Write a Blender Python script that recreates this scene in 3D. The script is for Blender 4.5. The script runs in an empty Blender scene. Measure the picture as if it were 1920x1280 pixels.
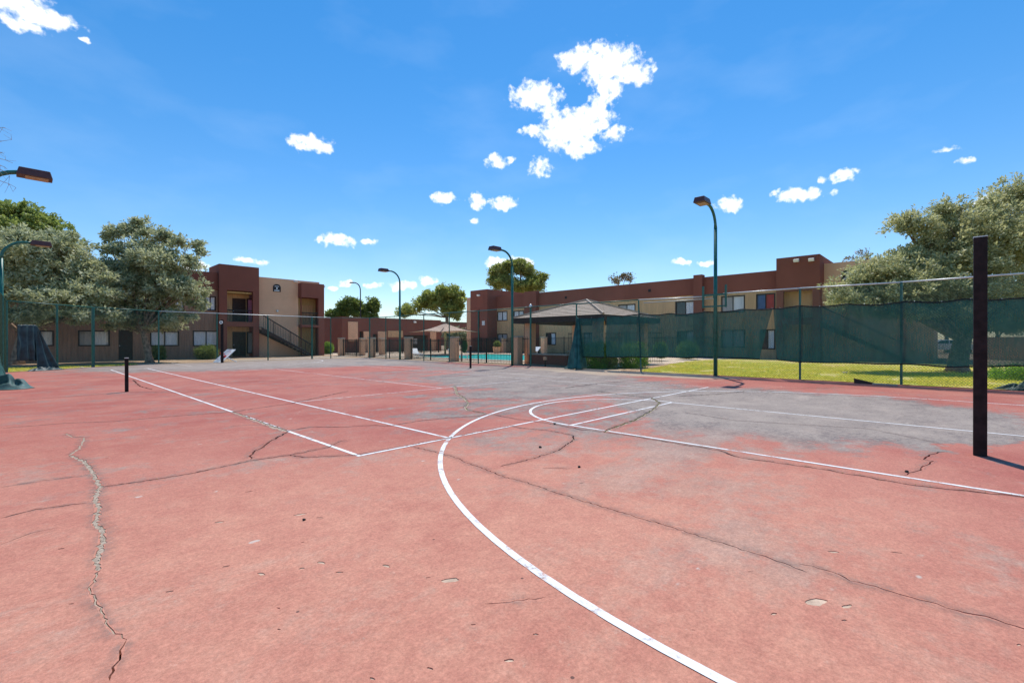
import bpy, bmesh, math, random
import numpy as np
from mathutils import Vector, Matrix, noise
from mathutils.geometry import delaunay_2d_cdt
R_ = math.radians
random.seed(7)
scn = bpy.context.scene
col = scn.collection

# ------------------------------------------------------------------ camera
CAM = Vector((-2.731, -5.119, 1.38)); FPX = 865.3; YAW = 0.81025; PITCH = -0.00299; ROLL = -0.0013
_F = Vector((math.sin(YAW)*math.cos(PITCH), math.cos(YAW)*math.cos(PITCH), math.sin(PITCH)))
_R = Vector((math.cos(YAW), -math.sin(YAW), 0)); _U = _R.cross(_F)
_R, _U = _R*math.cos(ROLL)+_U*math.sin(ROLL), _U*math.cos(ROLL)-_R*math.sin(ROLL)
cd = bpy.data.cameras.new('camera'); cam = bpy.data.objects.new('camera', cd); col.objects.link(cam)
cd.sensor_width = 36; cd.lens = FPX/1920*36; cd.clip_start = .05; cd.clip_end = 2000
m = Matrix((_R, _U, -_F)).transposed().to_4x4(); m.translation = CAM; cam.matrix_world = m
scn.camera = cam
# survey helpers: where the sight line through a photo point meets a real plane of the place
def ray(u, v): return _F + _R*((u-960)/FPX) - _U*((v-640)/FPX)
def on_z(u, v, z=0.):
    r = ray(u, v); return CAM + r*((z-CAM.z)/r.z)
def on_x(u, v, X):
    r = ray(u, v); return CAM + r*((X-CAM.x)/r.x)
def on_y(u, v, Y):
    r = ray(u, v); return CAM + r*((Y-CAM.y)/r.y)
def at_d(u, v, d): return CAM + ray(u, v)*d

# ------------------------------------------------------------------ sky, sun, exposure
SUN_DIR = Vector((2.70, 1.88, 6.3)).normalized()
SUN_EL = math.asin(SUN_DIR.z); SUN_AZ = math.atan2(SUN_DIR.x, SUN_DIR.y)
SKY_STRENGTH = 0.15; SUN_STRENGTH = 2.7; EXPOSURE = 0.66
world = bpy.data.worlds.new('World'); scn.world = world; world.use_nodes = True
def build_world():
    nt = world.node_tree; N = nt.nodes; L = nt.links
    N.clear()
    out = N.new('ShaderNodeOutputWorld'); bg = N.new('ShaderNodeBackground')
    sky = N.new('ShaderNodeTexSky'); sky.sky_type = 'NISHITA'; sky.sun_disc = False
    sky.sun_elevation = SUN_EL; sky.sun_rotation = SUN_AZ
    sky.air_density = 1.0; sky.dust_density = 0.05; sky.ozone_density = 3.6; sky.altitude = 300
    hs = N.new('ShaderNodeHueSaturation'); hs.inputs['Saturation'].default_value = 1.36; hs.inputs['Hue'].default_value = .506
    hs.inputs['Value'].default_value = 1.0
    gm = N.new('ShaderNodeGamma'); gm.inputs[1].default_value = .8
    L.new(sky.outputs[0], hs.inputs['Color']); L.new(hs.outputs[0], gm.inputs[0])
    tc = N.new('ShaderNodeTexCoord')
    n1 = N.new('ShaderNodeTexNoise'); n1.inputs['Scale'].default_value = 85; n1.inputs['Detail'].default_value = 10
    n1.inputs['Roughness'].default_value = .54
    L.new(tc.outputs['Generated'], n1.inputs['Vector'])
    n2 = N.new('ShaderNodeTexNoise'); n2.inputs['Scale'].default_value = 26; n2.inputs['Detail'].default_value = 4
    L.new(tc.outputs['Generated'], n2.inputs['Vector'])
    sub = N.new('ShaderNodeVectorMath'); sub.operation = 'SUBTRACT'; sub.inputs[1].default_value = (.5, .5, .5)
    L.new(n2.outputs['Color'], sub.inputs[0])
    ma = N.new('ShaderNodeVectorMath'); ma.operation = 'MULTIPLY_ADD'; ma.inputs[1].default_value = (.05, .05, .03)
    L.new(sub.outputs[0], ma.inputs[0]); L.new(tc.outputs['Generated'], ma.inputs[2])
    # (u, v, half width, half height, weight): where the fair-weather clouds stand, turned into sky directions
    clouds = [(1090,115,44,20,1),(1140,120,54,34,1),(1183,136,34,22,1),(1138,165,24,32,1),(1120,205,24,28,1),(1105,228,46,28,1),
     (1060,245,48,34,1),(1085,275,34,22,1),(1008,180,44,24,1),(1030,208,20,16,.9),(1152,250,24,14,.75),(1000,246,22,9,.7),
     (930,303,18,12,.8),(955,297,12,8,.75),(1012,312,24,16,.62),(25,2,62,32,1),(78,25,44,17,1),(45,48,28,14,.9),(147,70,6,4,.7),
     (580,268,42,14,.95),(568,262,20,11,1),(635,449,32,12,1),(695,456,16,6,.9),(833,370,22,10,.95),(893,377,17,14,.85),
     (945,380,26,13,1),(885,413,10,7,.75),(803,526,14,8,1),(755,535,26,8,.9),(935,494,26,10,1),(975,492,26,11,1),(475,490,24,6,.9),
     (370,500,18,9,1),(1275,490,17,8,1),(1320,491,20,6,.9),(1370,383,20,14,1),(1500,365,32,12,1),(1583,329,22,11,1),(1540,333,8,7,.8),
     (1567,360,10,6,.8),(1462,361,10,5,.8),(1872,372,38,14,.9),(645,531,15,6,.85),(695,534,14,7,.9),(622,540,11,4,.9),(1765,282,18,4,.55),
     (1810,295,10,5,.55)]
    acc = None
    for (u, v, sx, sy, w) in clouds:
        c = ray(u, v).normalized(); er = Vector((c.y, -c.x, 0)).normalized(); eu = er.cross(c)
        k = ray(u, v).length*FPX
        e = []
        for ax, s in ((er, sx/k*1.15), (eu, sy/k*1.15)):
            d = N.new('ShaderNodeVectorMath'); d.operation = 'DOT_PRODUCT'
            L.new(ma.outputs[0], d.inputs[0]); d.inputs[1].default_value = ax/s
            o = N.new('ShaderNodeMath'); o.operation = 'SUBTRACT'; L.new(d.outputs['Value'], o.inputs[0])
            o.inputs[1].default_value = c.dot(ax)/s
            e.append(o)
        a = N.new('ShaderNodeMath'); a.operation = 'MULTIPLY'; L.new(e[0].outputs[0], a.inputs[0]); L.new(e[0].outputs[0], a.inputs[1])
        b = N.new('ShaderNodeMath'); b.operation = 'MULTIPLY_ADD'
        L.new(e[1].outputs[0], b.inputs[0]); L.new(e[1].outputs[0], b.inputs[1]); L.new(a.outputs[0], b.inputs[2])
        q = N.new('ShaderNodeMath'); q.operation = 'MULTIPLY_ADD'; L.new(b.outputs[0], q.inputs[0]); q.inputs[1].default_value = -w; q.inputs[2].default_value = w
        if acc is None: acc = q
        else:
            mx = N.new('ShaderNodeMath'); mx.operation = 'SMOOTH_MAX'; mx.inputs[2].default_value = .15
            L.new(acc.outputs[0], mx.inputs[0]); L.new(q.outputs[0], mx.inputs[1]); acc = mx
    cl = N.new('ShaderNodeMath'); cl.operation = 'MAXIMUM'; cl.inputs[1].default_value = -1.5; L.new(acc.outputs[0], cl.inputs[0])
    ad = N.new('ShaderNodeMath'); ad.operation = 'MULTIPLY_ADD'; ad.inputs[1].default_value = 2.6
    L.new(n1.outputs['Fac'], ad.inputs[0]); L.new(cl.outputs[0], ad.inputs[2])
    mr = N.new('ShaderNodeMapRange'); mr.interpolation_type = 'SMOOTHSTEP'
    mr.inputs['From Min'].default_value = 1.22; mr.inputs['From Max'].default_value = 2.3
    L.new(ad.outputs[0], mr.inputs['Value'])
    # thin high haze streaks
    n3 = N.new('ShaderNodeTexNoise'); n3.inputs['Scale'].default_value = 5; n3.inputs['Detail'].default_value = 5
    mp = N.new('ShaderNodeMapping'); mp.inputs['Scale'].default_value = (1, 1, 2.4); mp.inputs['Rotation'].default_value = (.3, .2, .5)
    L.new(tc.outputs['Generated'], mp.inputs[0]); L.new(mp.outputs[0], n3.inputs['Vector'])
    m3 = N.new('ShaderNodeMapRange'); m3.inputs['From Min'].default_value = .5; m3.inputs['From Max'].default_value = .85
    m3.inputs['To Max'].default_value = .10; L.new(n3.outputs['Fac'], m3.inputs['Value'])
    mh = N.new('ShaderNodeMix'); mh.data_type = 'RGBA'; mh.inputs[7].default_value = (4.2, 5.0, 5.8, 1)
    L.new(m3.outputs[0], mh.inputs[0]); L.new(gm.outputs[0], mh.inputs[6])
    mix = N.new('ShaderNodeMix'); mix.data_type = 'RGBA'; mix.inputs[7].default_value = (5.6, 5.7, 5.8, 1)
    L.new(mr.outputs[0], mix.inputs[0]); L.new(mh.outputs[2], mix.inputs[6])
    bg.inputs['Strength'].default_value = SKY_STRENGTH
    L.new(mix.outputs[2], bg.inputs['Color']); L.new(bg.outputs[0], out.inputs['Surface'])
build_world()
sl = bpy.data.lights.new('sun', 'SUN'); sl.energy = SUN_STRENGTH; sl.angle = R_(.53); sl.color = (1, .955, .89)
so = bpy.data.objects.new('sun', sl); so.rotation_euler = (-SUN_DIR).to_track_quat('-Z', 'Y').to_euler(); so.location = (20, 20, 60); col.objects.link(so)
vs = scn.view_settings; vs.view_transform = 'Standard'; vs.look = 'None'; vs.gamma = 1; vs.use_curve_mapping = False; vs.exposure = EXPOSURE
scn.render.engine = 'CYCLES'
scn.cycles.max_bounces = 12; scn.cycles.diffuse_bounces = 8; scn.cycles.transmission_bounces = 8; scn.cycles.transparent_max_bounces = 24

# ------------------------------------------------------------------ helpers
def tag(o, label=None, cat=None, group=None, kind=None):
    if label: o['label'] = label
    if cat: o['category'] = cat
    if group: o['group'] = group
    if kind: o['kind'] = kind
    return o
def empty(name, loc, label=None, cat=None, group=None):
    o = bpy.data.objects.new(name, None); o.location = loc; o.empty_display_size = .2; col.objects.link(o)
    return tag(o, label, cat, group)
def origin(o):
    v = Vector((0, 0, 0))
    while o: v = v + Vector(o.location); o = o.parent
    return v
class MB:
    def __init__(s): s.v = []; s.f = []
    def add(s, vs, fs):
        b = len(s.v); s.v += [tuple(x) for x in vs]; s.f += [tuple(b+i for i in f) for f in fs]; return s
    def box(s, x0, x1, y0, y1, z0, z1):
        return s.add([(x0,y0,z0),(x1,y0,z0),(x1,y1,z0),(x0,y1,z0),(x0,y0,z1),(x1,y0,z1),(x1,y1,z1),(x0,y1,z1)],
                     [(0,3,2,1),(4,5,6,7),(0,1,5,4),(1,2,6,5),(2,3,7,6),(3,0,4,7)])
    def obox(s, c, ax, ay, az):       # centre and three half-axis vectors
        c, ax, ay, az = map(Vector, (c, ax, ay, az))
        vs = [c+ax*i+ay*j+az*k for k in (-1,1) for (i,j) in ((-1,-1),(1,-1),(1,1),(-1,1))]
        return s.add(vs, [(0,3,2,1),(4,5,6,7),(0,1,5,4),(1,2,6,5),(2,3,7,6),(3,0,4,7)])
    def tube(s, pts, rad, n=8, cap=True):
        pts = [Vector(p) for p in pts]; k = len(pts)
        if not isinstance(rad, (list, tuple)): rad = [rad]*k
        rings = []; prev = None
        for i, p in enumerate(pts):
            t = (pts[min(i+1,k-1)]-pts[max(i-1,0)]); t = t.normalized() if t.length > 1e-9 else Vector((0,0,1))
            if prev is None:
                a = t.cross(Vector((0,0,1)));
                if a.length < 1e-3: a = t.cross(Vector((1,0,0)))
                a.normalize()
            else:
                a = prev - t*prev.dot(t); a.normalize()
            prev = a; b = t.cross(a)
            rings.append([p+(a*math.cos(2*math.pi*j/n)+b*math.sin(2*math.pi*j/n))*rad[i] for j in range(n)])
        vs = [q for r in rings for q in r]; fs = []
        for i in range(k-1):
            for j in range(n): fs.append((i*n+j, i*n+(j+1)%n, (i+1)*n+(j+1)%n, (i+1)*n+j))
        if cap: fs += [tuple(range(n-1,-1,-1)), tuple((k-1)*n+j for j in range(n))]
        return s.add(vs, fs)
    def grid(s, fn, nu, nv):
        vs = [fn(i/nu, j/nv) for j in range(nv+1) for i in range(nu+1)]
        return s.add(vs, [(j*(nu+1)+i, j*(nu+1)+i+1, (j+1)*(nu+1)+i+1, (j+1)*(nu+1)+i) for j in range(nv) for i in range(nu)])
    def poly(s, pts): return s.add(pts, [tuple(range(len(pts)))])
    def prism(s, pts, d):              # polygon extruded along vector d
        n = len(pts); d = Vector(d); a = [Vector(p) for p in pts]
        return s.add(a+[p+d for p in a], [tuple(range(n-1,-1,-1)), tuple(range(n,2*n))]+[(i,(i+1)%n,(i+1)%n+n,i+n) for i in range(n)])
    def build(s, name, mat, parent=None, smooth=False, bevel=0, kind=None, label=None, fixn=True):
        o0 = origin(parent) if parent else Vector((0,0,0))
        me = bpy.data.meshes.new(name)
        me.from_pydata([(x-o0.x, y-o0.y, z-o0.z) for x,y,z in s.v], [], s.f)
        if fixn:
            bm = bmesh.new(); bm.from_mesh(me); bmesh.ops.recalc_face_normals(bm, faces=bm.faces); bm.to_mesh(me); bm.free()
        if smooth: me.polygons.foreach_set('use_smooth', [True]*len(me.polygons))
        me.materials.append(mat); me.update()
        o = bpy.data.objects.new(name, me); col.objects.link(o)
        if parent: o.parent = parent
        if bevel:
            b = o.modifiers.new('bevel', 'BEVEL'); b.width = bevel; b.segments = 2; b.limit_method = 'ANGLE'
        if kind: o['kind'] = kind
        if label: o['label'] = label
        return o

# ------------------------------------------------------------------ materials
class NT:
    def __init__(s, name):
        s.m = bpy.data.materials.new(name); s.m.use_nodes = True; s.t = s.m.node_tree; s.N = s.t.nodes; s.L = s.t.links
        s.b = s.N['Principled BSDF']; s.out = s.N['Material Output']
        s.g = s.N.new('ShaderNodeNewGeometry')
    def n(s, typ, **kw):
        x = s.N.new(typ)
        for k, v in kw.items():
            if k in x.inputs: x.inputs[k].default_value = v
            else: setattr(x, k, v)
        return x
    def noise(s, scale, detail=4, rough=.55, vec=None, dist=0):
        x = s.n('ShaderNodeTexNoise', Scale=scale, Detail=detail, Roughness=rough, Distortion=dist)
        s.L.new(vec or s.g.outputs['Position'], x.inputs['Vector']); return x.outputs['Fac']
    def ramp(s, fac, lo, hi, a=0., b=1., smooth=True):
        x = s.n('ShaderNodeMapRange'); x.interpolation_type = 'SMOOTHSTEP' if smooth else 'LINEAR'
        x.inputs['From Min'].default_value = lo; x.inputs['From Max'].default_value = hi
        x.inputs['To Min'].default_value = a; x.inputs['To Max'].default_value = b
        s.L.new(fac, x.inputs['Value']); return x.outputs[0]
    def mix(s, fac, a, b, blend='MIX'):
        x = s.n('ShaderNodeMix'); x.data_type = 'RGBA'; x.blend_type = blend
        for sock, val in ((0, fac), (6, a), (7, b)):
            if hasattr(val, 'links'): s.L.new(val, x.inputs[sock])
            elif sock == 0: x.inputs[0].default_value = val
            else: x.inputs[sock].default_value = (*val, 1)
        return x.outputs[2]
    def math(s, op, a, b=None, c=None):
        x = s.n('ShaderNodeMath'); x.operation = op
        for i, v in enumerate((a, b, c)):
            if v is None: continue
            if hasattr(v, 'links'): s.L.new(v, x.inputs[i])
            else: x.inputs[i].default_value = v
        return x.outputs[0]
    def mapping(s, scale=(1,1,1), rot=(0,0,0), loc=(0,0,0)):
        x = s.n('ShaderNodeMapping'); x.inputs['Scale'].default_value = scale; x.inputs['Rotation'].default_value = rot; x.inputs['Location'].default_value = loc
        s.L.new(s.g.outputs['Position'], x.inputs[0]); return x.outputs[0]
    def bump(s, h, strength=.3, dist=.01):
        x = s.n('ShaderNodeBump'); x.inputs['Strength'].default_value = strength; x.inputs['Distance'].default_value = dist
        s.L.new(h, x.inputs['Height']); s.L.new(x.outputs[0], s.b.inputs['Normal'])
    def done(s, color=None, rough=.7, spec=.3, metal=0):
        if color is not None:
            if hasattr(color, 'links'): s.L.new(color, s.b.inputs['Base Color'])
            else: s.b.inputs['Base Color'].default_value = (*color, 1)
        if hasattr(rough, 'links'): s.L.new(rough, s.b.inputs['Roughness'])
        else: s.b.inputs['Roughness'].default_value = rough
        s.b.inputs['Specular IOR Level'].default_value = spec; s.b.inputs['Metallic'].default_value = metal
        return s.m
def dk(c, k): return tuple(x*k for x in c)
def m_plain(name, c, rough=.6, var=.18, scale=6, spec=.3, metal=0, bump=0, bscale=60):
    t = NT(name); f = t.noise(scale, 5)
    cc = t.mix(t.ramp(f, .3, .7), dk(c, 1-var), dk(c, 1+var))
    if bump: t.bump(t.noise(bscale, 3), bump, .01)
    return t.done(cc, rough, spec, metal)
def m_stucco(name, c):
    t = NT(name)
    big = t.noise(.35, 4); streak = t.noise(1.0, 4, vec=t.mapping((1.6, 1.6, .18))); fine = t.noise(28, 3)
    cc = t.mix(t.ramp(big, .3, .72), dk(c, .86), dk(c, 1.1))
    cc = t.mix(t.ramp(streak, .52, .78, 0, .35), cc, dk(c, .68))
    cc = t.mix(t.ramp(fine, .3, .7, 0, .25), cc, dk(c, 1.25))
    t.bump(t.noise(22, 5, .7), .55, .02)
    return t.done(cc, .92, .1)
def m_siding(name, c, pitch=.2):
    t = NT(name)
    sx = t.n('ShaderNodeSeparateXYZ'); t.L.new(t.g.outputs['Position'], sx.inputs[0])
    s = t.math('ADD', sx.outputs[0], sx.outputs[1])
    fr = t.math('FRACT', t.math('MULTIPLY', s, 1/pitch))
    gr = t.ramp(fr, .0, .13); gr2 = t.ramp(fr, .87, 1., 1., 0.)
    g = t.math('MULTIPLY', gr, gr2)
    grain = t.noise(1., 5, vec=t.mapping((14, 14, .9))); big = t.noise(.5, 4)
    cc = t.mix(t.ramp(grain, .3, .7), dk(c, .82), dk(c, 1.12))
    cc = t.mix(t.ramp(big, .4, .8, 0, .4), cc, dk(c, .75))
    t.bump(g, .9, .015)
    return t.done(cc, .85, .15)
def m_leaf(name, c1, c2, c3=None, trans=.35, tc=(.52, .62, .12)):
    t = NT(name)
    rnd = t.g.outputs['Random Per Island']
    cc = t.mix(rnd, c1, c2)
    if c3: cc = t.mix(t.ramp(t.noise(.9, 3), .5, .75, 0, .7), cc, c3)
    # the pale underside of the leaf is a property of the leaf
    und = t.mix(.3, cc, tuple(min(1., x*1.6+.08) for x in c1)); cc2 = t.mix(t.g.outputs['Backfacing'], cc, und)
    t.done(cc2, .5, .35)
    tr = t.n('ShaderNodeBsdfTranslucent'); t.L.new(t.mix(.5, cc, tc), tr.inputs['Color'])
    ms = t.n('ShaderNodeMixShader'); ms.inputs[0].default_value = trans
    t.L.new(t.b.outputs[0], ms.inputs[1]); t.L.new(tr.outputs[0], ms.inputs[2]); t.L.new(ms.outputs[0], t.out.inputs['Surface'])
    return t.m
def m_glass(name, c=(.03, .04, .05)):
    t = NT(name); return t.done(c, .08, .6)
M = {}
M['brown'] = m_stucco('brown_stucco', (.26, .094, .066))
M['tan'] = m_stucco('tan_stucco', (.80, .47, .285))
M['tan_siding'] = m_siding('tan_siding', (.76, .46, .24))
M['brown_siding'] = m_siding('taupe_siding', (.40, .235, .165))
M['soffit'] = m_siding('yellow_siding', (.66, .45, .20))
M['dark_wood'] = m_plain('dark_brown_paint', (.055, .026, .02), .55)
M['iron'] = m_plain('black_iron', (.022, .018, .018), .5)
M['green'] = m_plain('green_paint', (.012, .115, .085), .38, .3, 14, .5)
M['green_dark'] = m_plain('dark_green_vinyl', (.012, .075, .055), .45, .2, 9, .5)
M['steel'] = m_plain('galvanised_steel', (.62, .63, .60), .42, .12, 12, .5, .55)
M['bronze'] = m_plain('bronze_enamel', (.085, .035, .030), .45, .15, 10, .45)
M['lens'] = m_plain('lamp_lens', (.50, .34, .20), .25, .1)
M['white'] = m_plain('white_paint', (.78, .78, .76), .5, .06)
M['blind'] = m_siding('window_blind', (.90, .88, .88), .09)
M['concrete'] = m_plain('concrete', (.47, .40, .32), .9, .14, 2.2, .15, 0, .3)
M['post'] = m_plain('rusty_dark_post', (.017, .010, .010), .65, .5, 9, .22, 0, .35, 40)
M['bark'] = m_plain('bark', (.30, .21, .15), .95, .45, 6, .1, 0, .9, 18)
M['glass'] = m_glass('window_glass')
M['rubber'] = m_plain('black_rubber', (.02, .02, .02), .8)
M['chrome'] = m_plain('wheel_rim', (.5, .5, .52), .3, .05, 5, .5, .8)
def m_dirt():
    t = NT('dry_dirt')
    a = t.noise(.25, 5); b = t.noise(3.2, 5, .65); c = t.noise(38, 3)
    cc = t.mix(t.ramp(a, .3, .7), (.40, .27, .165), (.52, .385, .255))
    cc = t.mix(t.ramp(b, .45, .7, 0, .6), cc, (.30, .19, .115)); cc = t.mix(t.ramp(c, .5, .8, 0, .5), cc, (.60, .47, .34))
    t.bump(t.noise(12, 6, .7), .6, .03); return t.done(cc, .95, .1)
M['dirt'] = m_dirt()

# ------------------------------------------------------------------ ground
POOL = (20.3, 29.5, 16.5, 29.0)     # x0, x1, y0, y1: the ground sheet is open over the pool basin
mb = MB()
for (a, b, c, d) in ((-300,POOL[0],-300,500),(POOL[1],500,-300,500),(POOL[0],POOL[1],-300,POOL[2]),(POOL[0],POOL[1],POOL[3],500)): mb.poly([(a,c,-.05),(b,c,-.05),(b,d,-.05),(a,d,-.05)])
mb.build('ground', M['dirt'], kind='structure')

# ------------------------------------------------------------------ court slab with real cracks
def m_court():
    t = NT('worn_court_paint')
    sx = t.n('ShaderNodeSeparateXYZ'); t.L.new(t.g.outputs['Position'], sx.inputs[0]); X, Y = sx.outputs[0], sx.outputs[1]
    wob = t.math('MULTIPLY_ADD', t.noise(.45, 5, .6), 3.2, -1.6); wob2 = t.math('MULTIPLY_ADD', t.noise(.5, 5, .6, t.mapping((1,1,1),(0,0,0),(31,7,3))), 3.2, -1.6)
    Xw, Yw = t.math('ADD', X, wob), t.math('ADD', Y, wob2)
    def blob(cx, cy, rx, ry, w):
        a = t.math('MULTIPLY', t.math('SUBTRACT', Xw, cx), 1/rx); b = t.math('MULTIPLY', t.math('SUBTRACT', Yw, cy), 1/ry)
        q = t.math('MULTIPLY_ADD', b, b, t.math('MULTIPLY', a, a)); return t.math('MULTIPLY', t.math('MAXIMUM', t.math('SUBTRACT', 1., q), 0.), w)
    g = None
    # where the red coat is worn through to the grey-blue asphalt underneath
    for bl in [(8.0,-3.0,4.1,4.0,1.7),(9.,4.,4.2,5.5,.95),(5.2,-1.,2.2,2.6,.45),(12.5,9,3.2,7,.9),(9.,24.6,12,7.4,1.9),(12.5,20,3.6,7,.9),(2.5,-.8,1.6,1.0,.35),(8,12.5,3,2.5,.4),(1.8,-2.6,2.,.9,.3),(5.4,3.4,2.6,1.9,.38),(2.2,-3.5,2.4,1.2,.25),(4.2,-2.6,2.6,1.4,.3),(.7,-4.0,1.3,.8,.2),(3.5,2.,2.5,1.6,.45),(8,8,4,3,.5)]:
        b = blob(*bl); g = b if g is None else t.math('ADD', g, b)
    for bl in [(7.6,15.2,4.2,2.6,.8),(14.6,-3.5,1.5,7,1.5),(5.6,-5.95,1.5,.95,3.2),(4.6,6.8,2.6,1.6,.5)]:
        g = t.math('SUBTRACT', g, blob(*bl))
    stre = t.noise(1., 6, .62, t.mapping((.55, 1.8, 1), (0,0,R_(25)))); patch = t.noise(.9, 6, .65); fine = t.noise(9, 5, .7); mid = t.noise(3.1, 6, .72)
    f = t.math('ADD', t.math('MULTIPLY', g, .85), t.math('MULTIPLY', t.math('SUBTRACT', stre, .5), 1.5))
    f = t.math('ADD', f, t.math('MULTIPLY', t.math('SUBTRACT', patch, .5), 1.1)); f = t.math('ADD', f, t.math('MULTIPLY', t.math('SUBTRACT', mid, .5), 1.2))
    f = t.math('ADD', f, t.math('MULTIPLY', t.math('SUBTRACT', fine, .5), .95))
    grey = t.ramp(f, .0, .6, 0, .92)
    red = t.mix(t.ramp(t.noise(.55, 6, .65), .32, .68), (.375, .105, .078), (.46, .168, .12))
    red = t.mix(t.ramp(mid, .45, .8, 0, .5), red, (.52, .23, .158))
    gry = t.mix(t.ramp(t.noise(1.4, 5, .7), .3, .7), (.165, .148, .133), (.30, .258, .218))
    gry = t.mix(t.ramp(t.noise(.8, 5, .6, t.mapping((1,2,1),(0,0,.4),(5,9,2))), .55, .8, 0, .6), gry, (.46, .36, .29))
    cc = t.mix(grey, red, gry)
    # flaked paint: hard-edged chips of bare asphalt in the red, islands of red left in the grey
    fl = t.math('ADD', t.noise(12, 7, .78), t.math('MULTIPLY', f, .16)); cc = t.mix(t.ramp(fl, .625, .65, 0, .7), cc, t.mix(.5, gry, (.48, .37, .29)))
    rl = t.math('SUBTRACT', t.noise(5.5, 7, .75, t.mapping((1,1.6,1),(0,0,.35),(11,4,2))), t.math('MULTIPLY', f, .07)); cc = t.mix(t.ramp(rl, .565, .59, 0, .65), cc, red)
    cc = t.mix(t.math('MULTIPLY', t.math('ADD', blob(-.5,-3.4,5.5,4.5,1.), blob(-4,1,5,4,.5)), t.ramp(mid, .2, .7, .35, .75)), cc, (.63, .30, .195))
    # silt washed over the edge below the fence
    silt = t.math('ADD', blob(14.6, 5.5, 1.9, 6.5, 1.), blob(8, 29.3, 16, 1.3, 1.2))
    cc = t.mix(t.math('MULTIPLY', t.ramp(silt, .15, .7), t.ramp(mid, .3, .55, .45, 1)), cc, (.45, .345, .245))
    # paint speckle, sand grains, scuffs and specks
    sp = t.noise(55, 4, .75); cc = t.mix(1., cc, t.ramp(sp, .30, .70, .83, 1.17), 'MULTIPLY'); sp3 = t.noise(19, 5, .7); cc = t.mix(1., cc, t.ramp(sp3, .32, .68, .91, 1.09), 'MULTIPLY')
    sp2 = t.noise(150, 2, .6); cc = t.mix(t.ramp(sp2, .55, .75, 0, .16), cc, (.70, .52, .45))
    vo = t.n('ShaderNodeTexVoronoi', Scale=2.6); t.L.new(t.g.outputs['Position'], vo.inputs['Vector'])
    cc = t.mix(t.ramp(vo.outputs['Distance'], .028, .018, 0, .8), cc, (.07, .045, .04))
    vo2 = t.n('ShaderNodeTexVoronoi', Scale=1.35); t.L.new(t.mapping((1,1.7,1),(0,0,.5),(3.3,1.7,0)), vo2.inputs['Vector'])
    cc = t.mix(t.math('MULTIPLY', t.ramp(vo2.outputs['Distance'], .06, .035), t.ramp(fine, .45, .55)), cc, (.58, .47, .39))
    h = t.math('ADD', t.math('MULTIPLY', sp, .6), sp2)
    t.bump(h, .35, .006)
    return t.done(cc, .88, .22)
M['court'] = m_court()
def m_line():
    t = NT('worn_line_paint')
    w = t.math('ADD', t.math('MULTIPLY', t.noise(7, 6, .75), .7), t.math('MULTIPLY', t.noise(1.1, 3), .45))
    t.done(t.mix(t.ramp(t.noise(25, 4), .35, .7), (.78, .74, .70), (.85, .83, .80)), .75, .2)
    tr = t.n('ShaderNodeBsdfTransparent'); ms = t.n('ShaderNodeMixShader')
    t.L.new(t.ramp(w, .58, .72, 0, .85), ms.inputs[0]); t.L.new(t.b.outputs[0], ms.inputs[1]); t.L.new(tr.outputs[0], ms.inputs[2]); t.L.new(ms.outputs[0], t.out.inputs['Surface'])
    return t.m
M['line'] = m_line()
def m_line_old():
    t = NT('faded_line_paint')
    w = t.math('ADD', t.math('MULTIPLY', t.noise(7, 6, .75), .7), t.math('MULTIPLY', t.noise(.5, 3), .5))
    t.done(t.mix(t.ramp(t.noise(25, 4), .35, .7), (.66, .56, .52), (.80, .76, .72)), .75, .2)
    tr = t.n('ShaderNodeBsdfTransparent'); ms = t.n('ShaderNodeMixShader')
    t.L.new(t.ramp(w, .56, .74, 0, .85), ms.inputs[0]); t.L.new(t.b.outputs[0], ms.inputs[1]); t.L.new(tr.outputs[0], ms.inputs[2]); t.L.new(ms.outputs[0], t.out.inputs['Surface'])
    return t.m
M['line_old'] = m_line_old()
M['crack_fill'] = m_plain('crumbled_crack_filler', (.42, .33, .245), .95, .3, 40, .1, 0, .8, 60)
M['chip_bed'] = m_plain('bare_asphalt', (.58, .42, .30), .95, .2, 14, .1, 0, .5, 80)
M['weed'] = m_leaf('crack_weed', (.10, .10, .03), (.24, .20, .07))

def gpts(pp): return [on_z(u, v).to_2d() for u, v in pp]
def strip(pts, w0, w1=None, jit=.35, step=.10, seed=0, wander=.018):
    """irregular ribbon polygon around a polyline"""
    rnd = random.Random(seed); w1 = w0 if w1 is None else w1
    res = []
    for a, b in zip(pts[:-1], pts[1:]):
        n = max(1, int((b-a).length/step))
        res += [a.lerp(b, i/n) for i in range(n)]
    res.append(pts[-1]); n = len(res); Lf, Rt = [], []
    for i, p in enumerate(res):
        t = (res[min(i+1,n-1)]-res[max(i-1,0)]).normalized(); nn = Vector((-t.y, t.x))
        w = (w0+(w1-w0)*i/(n-1))*.5
        q = p + nn*(rnd.uniform(-1,1)*wander)
        e = .25 if i in (0, n-1) else 1
        Lf.append(q+nn*w*e*(1+rnd.uniform(-jit,jit))); Rt.append(q-nn*w*e*(1+rnd.uniform(-jit,jit)))
    return Lf+Rt[::-1]
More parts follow.
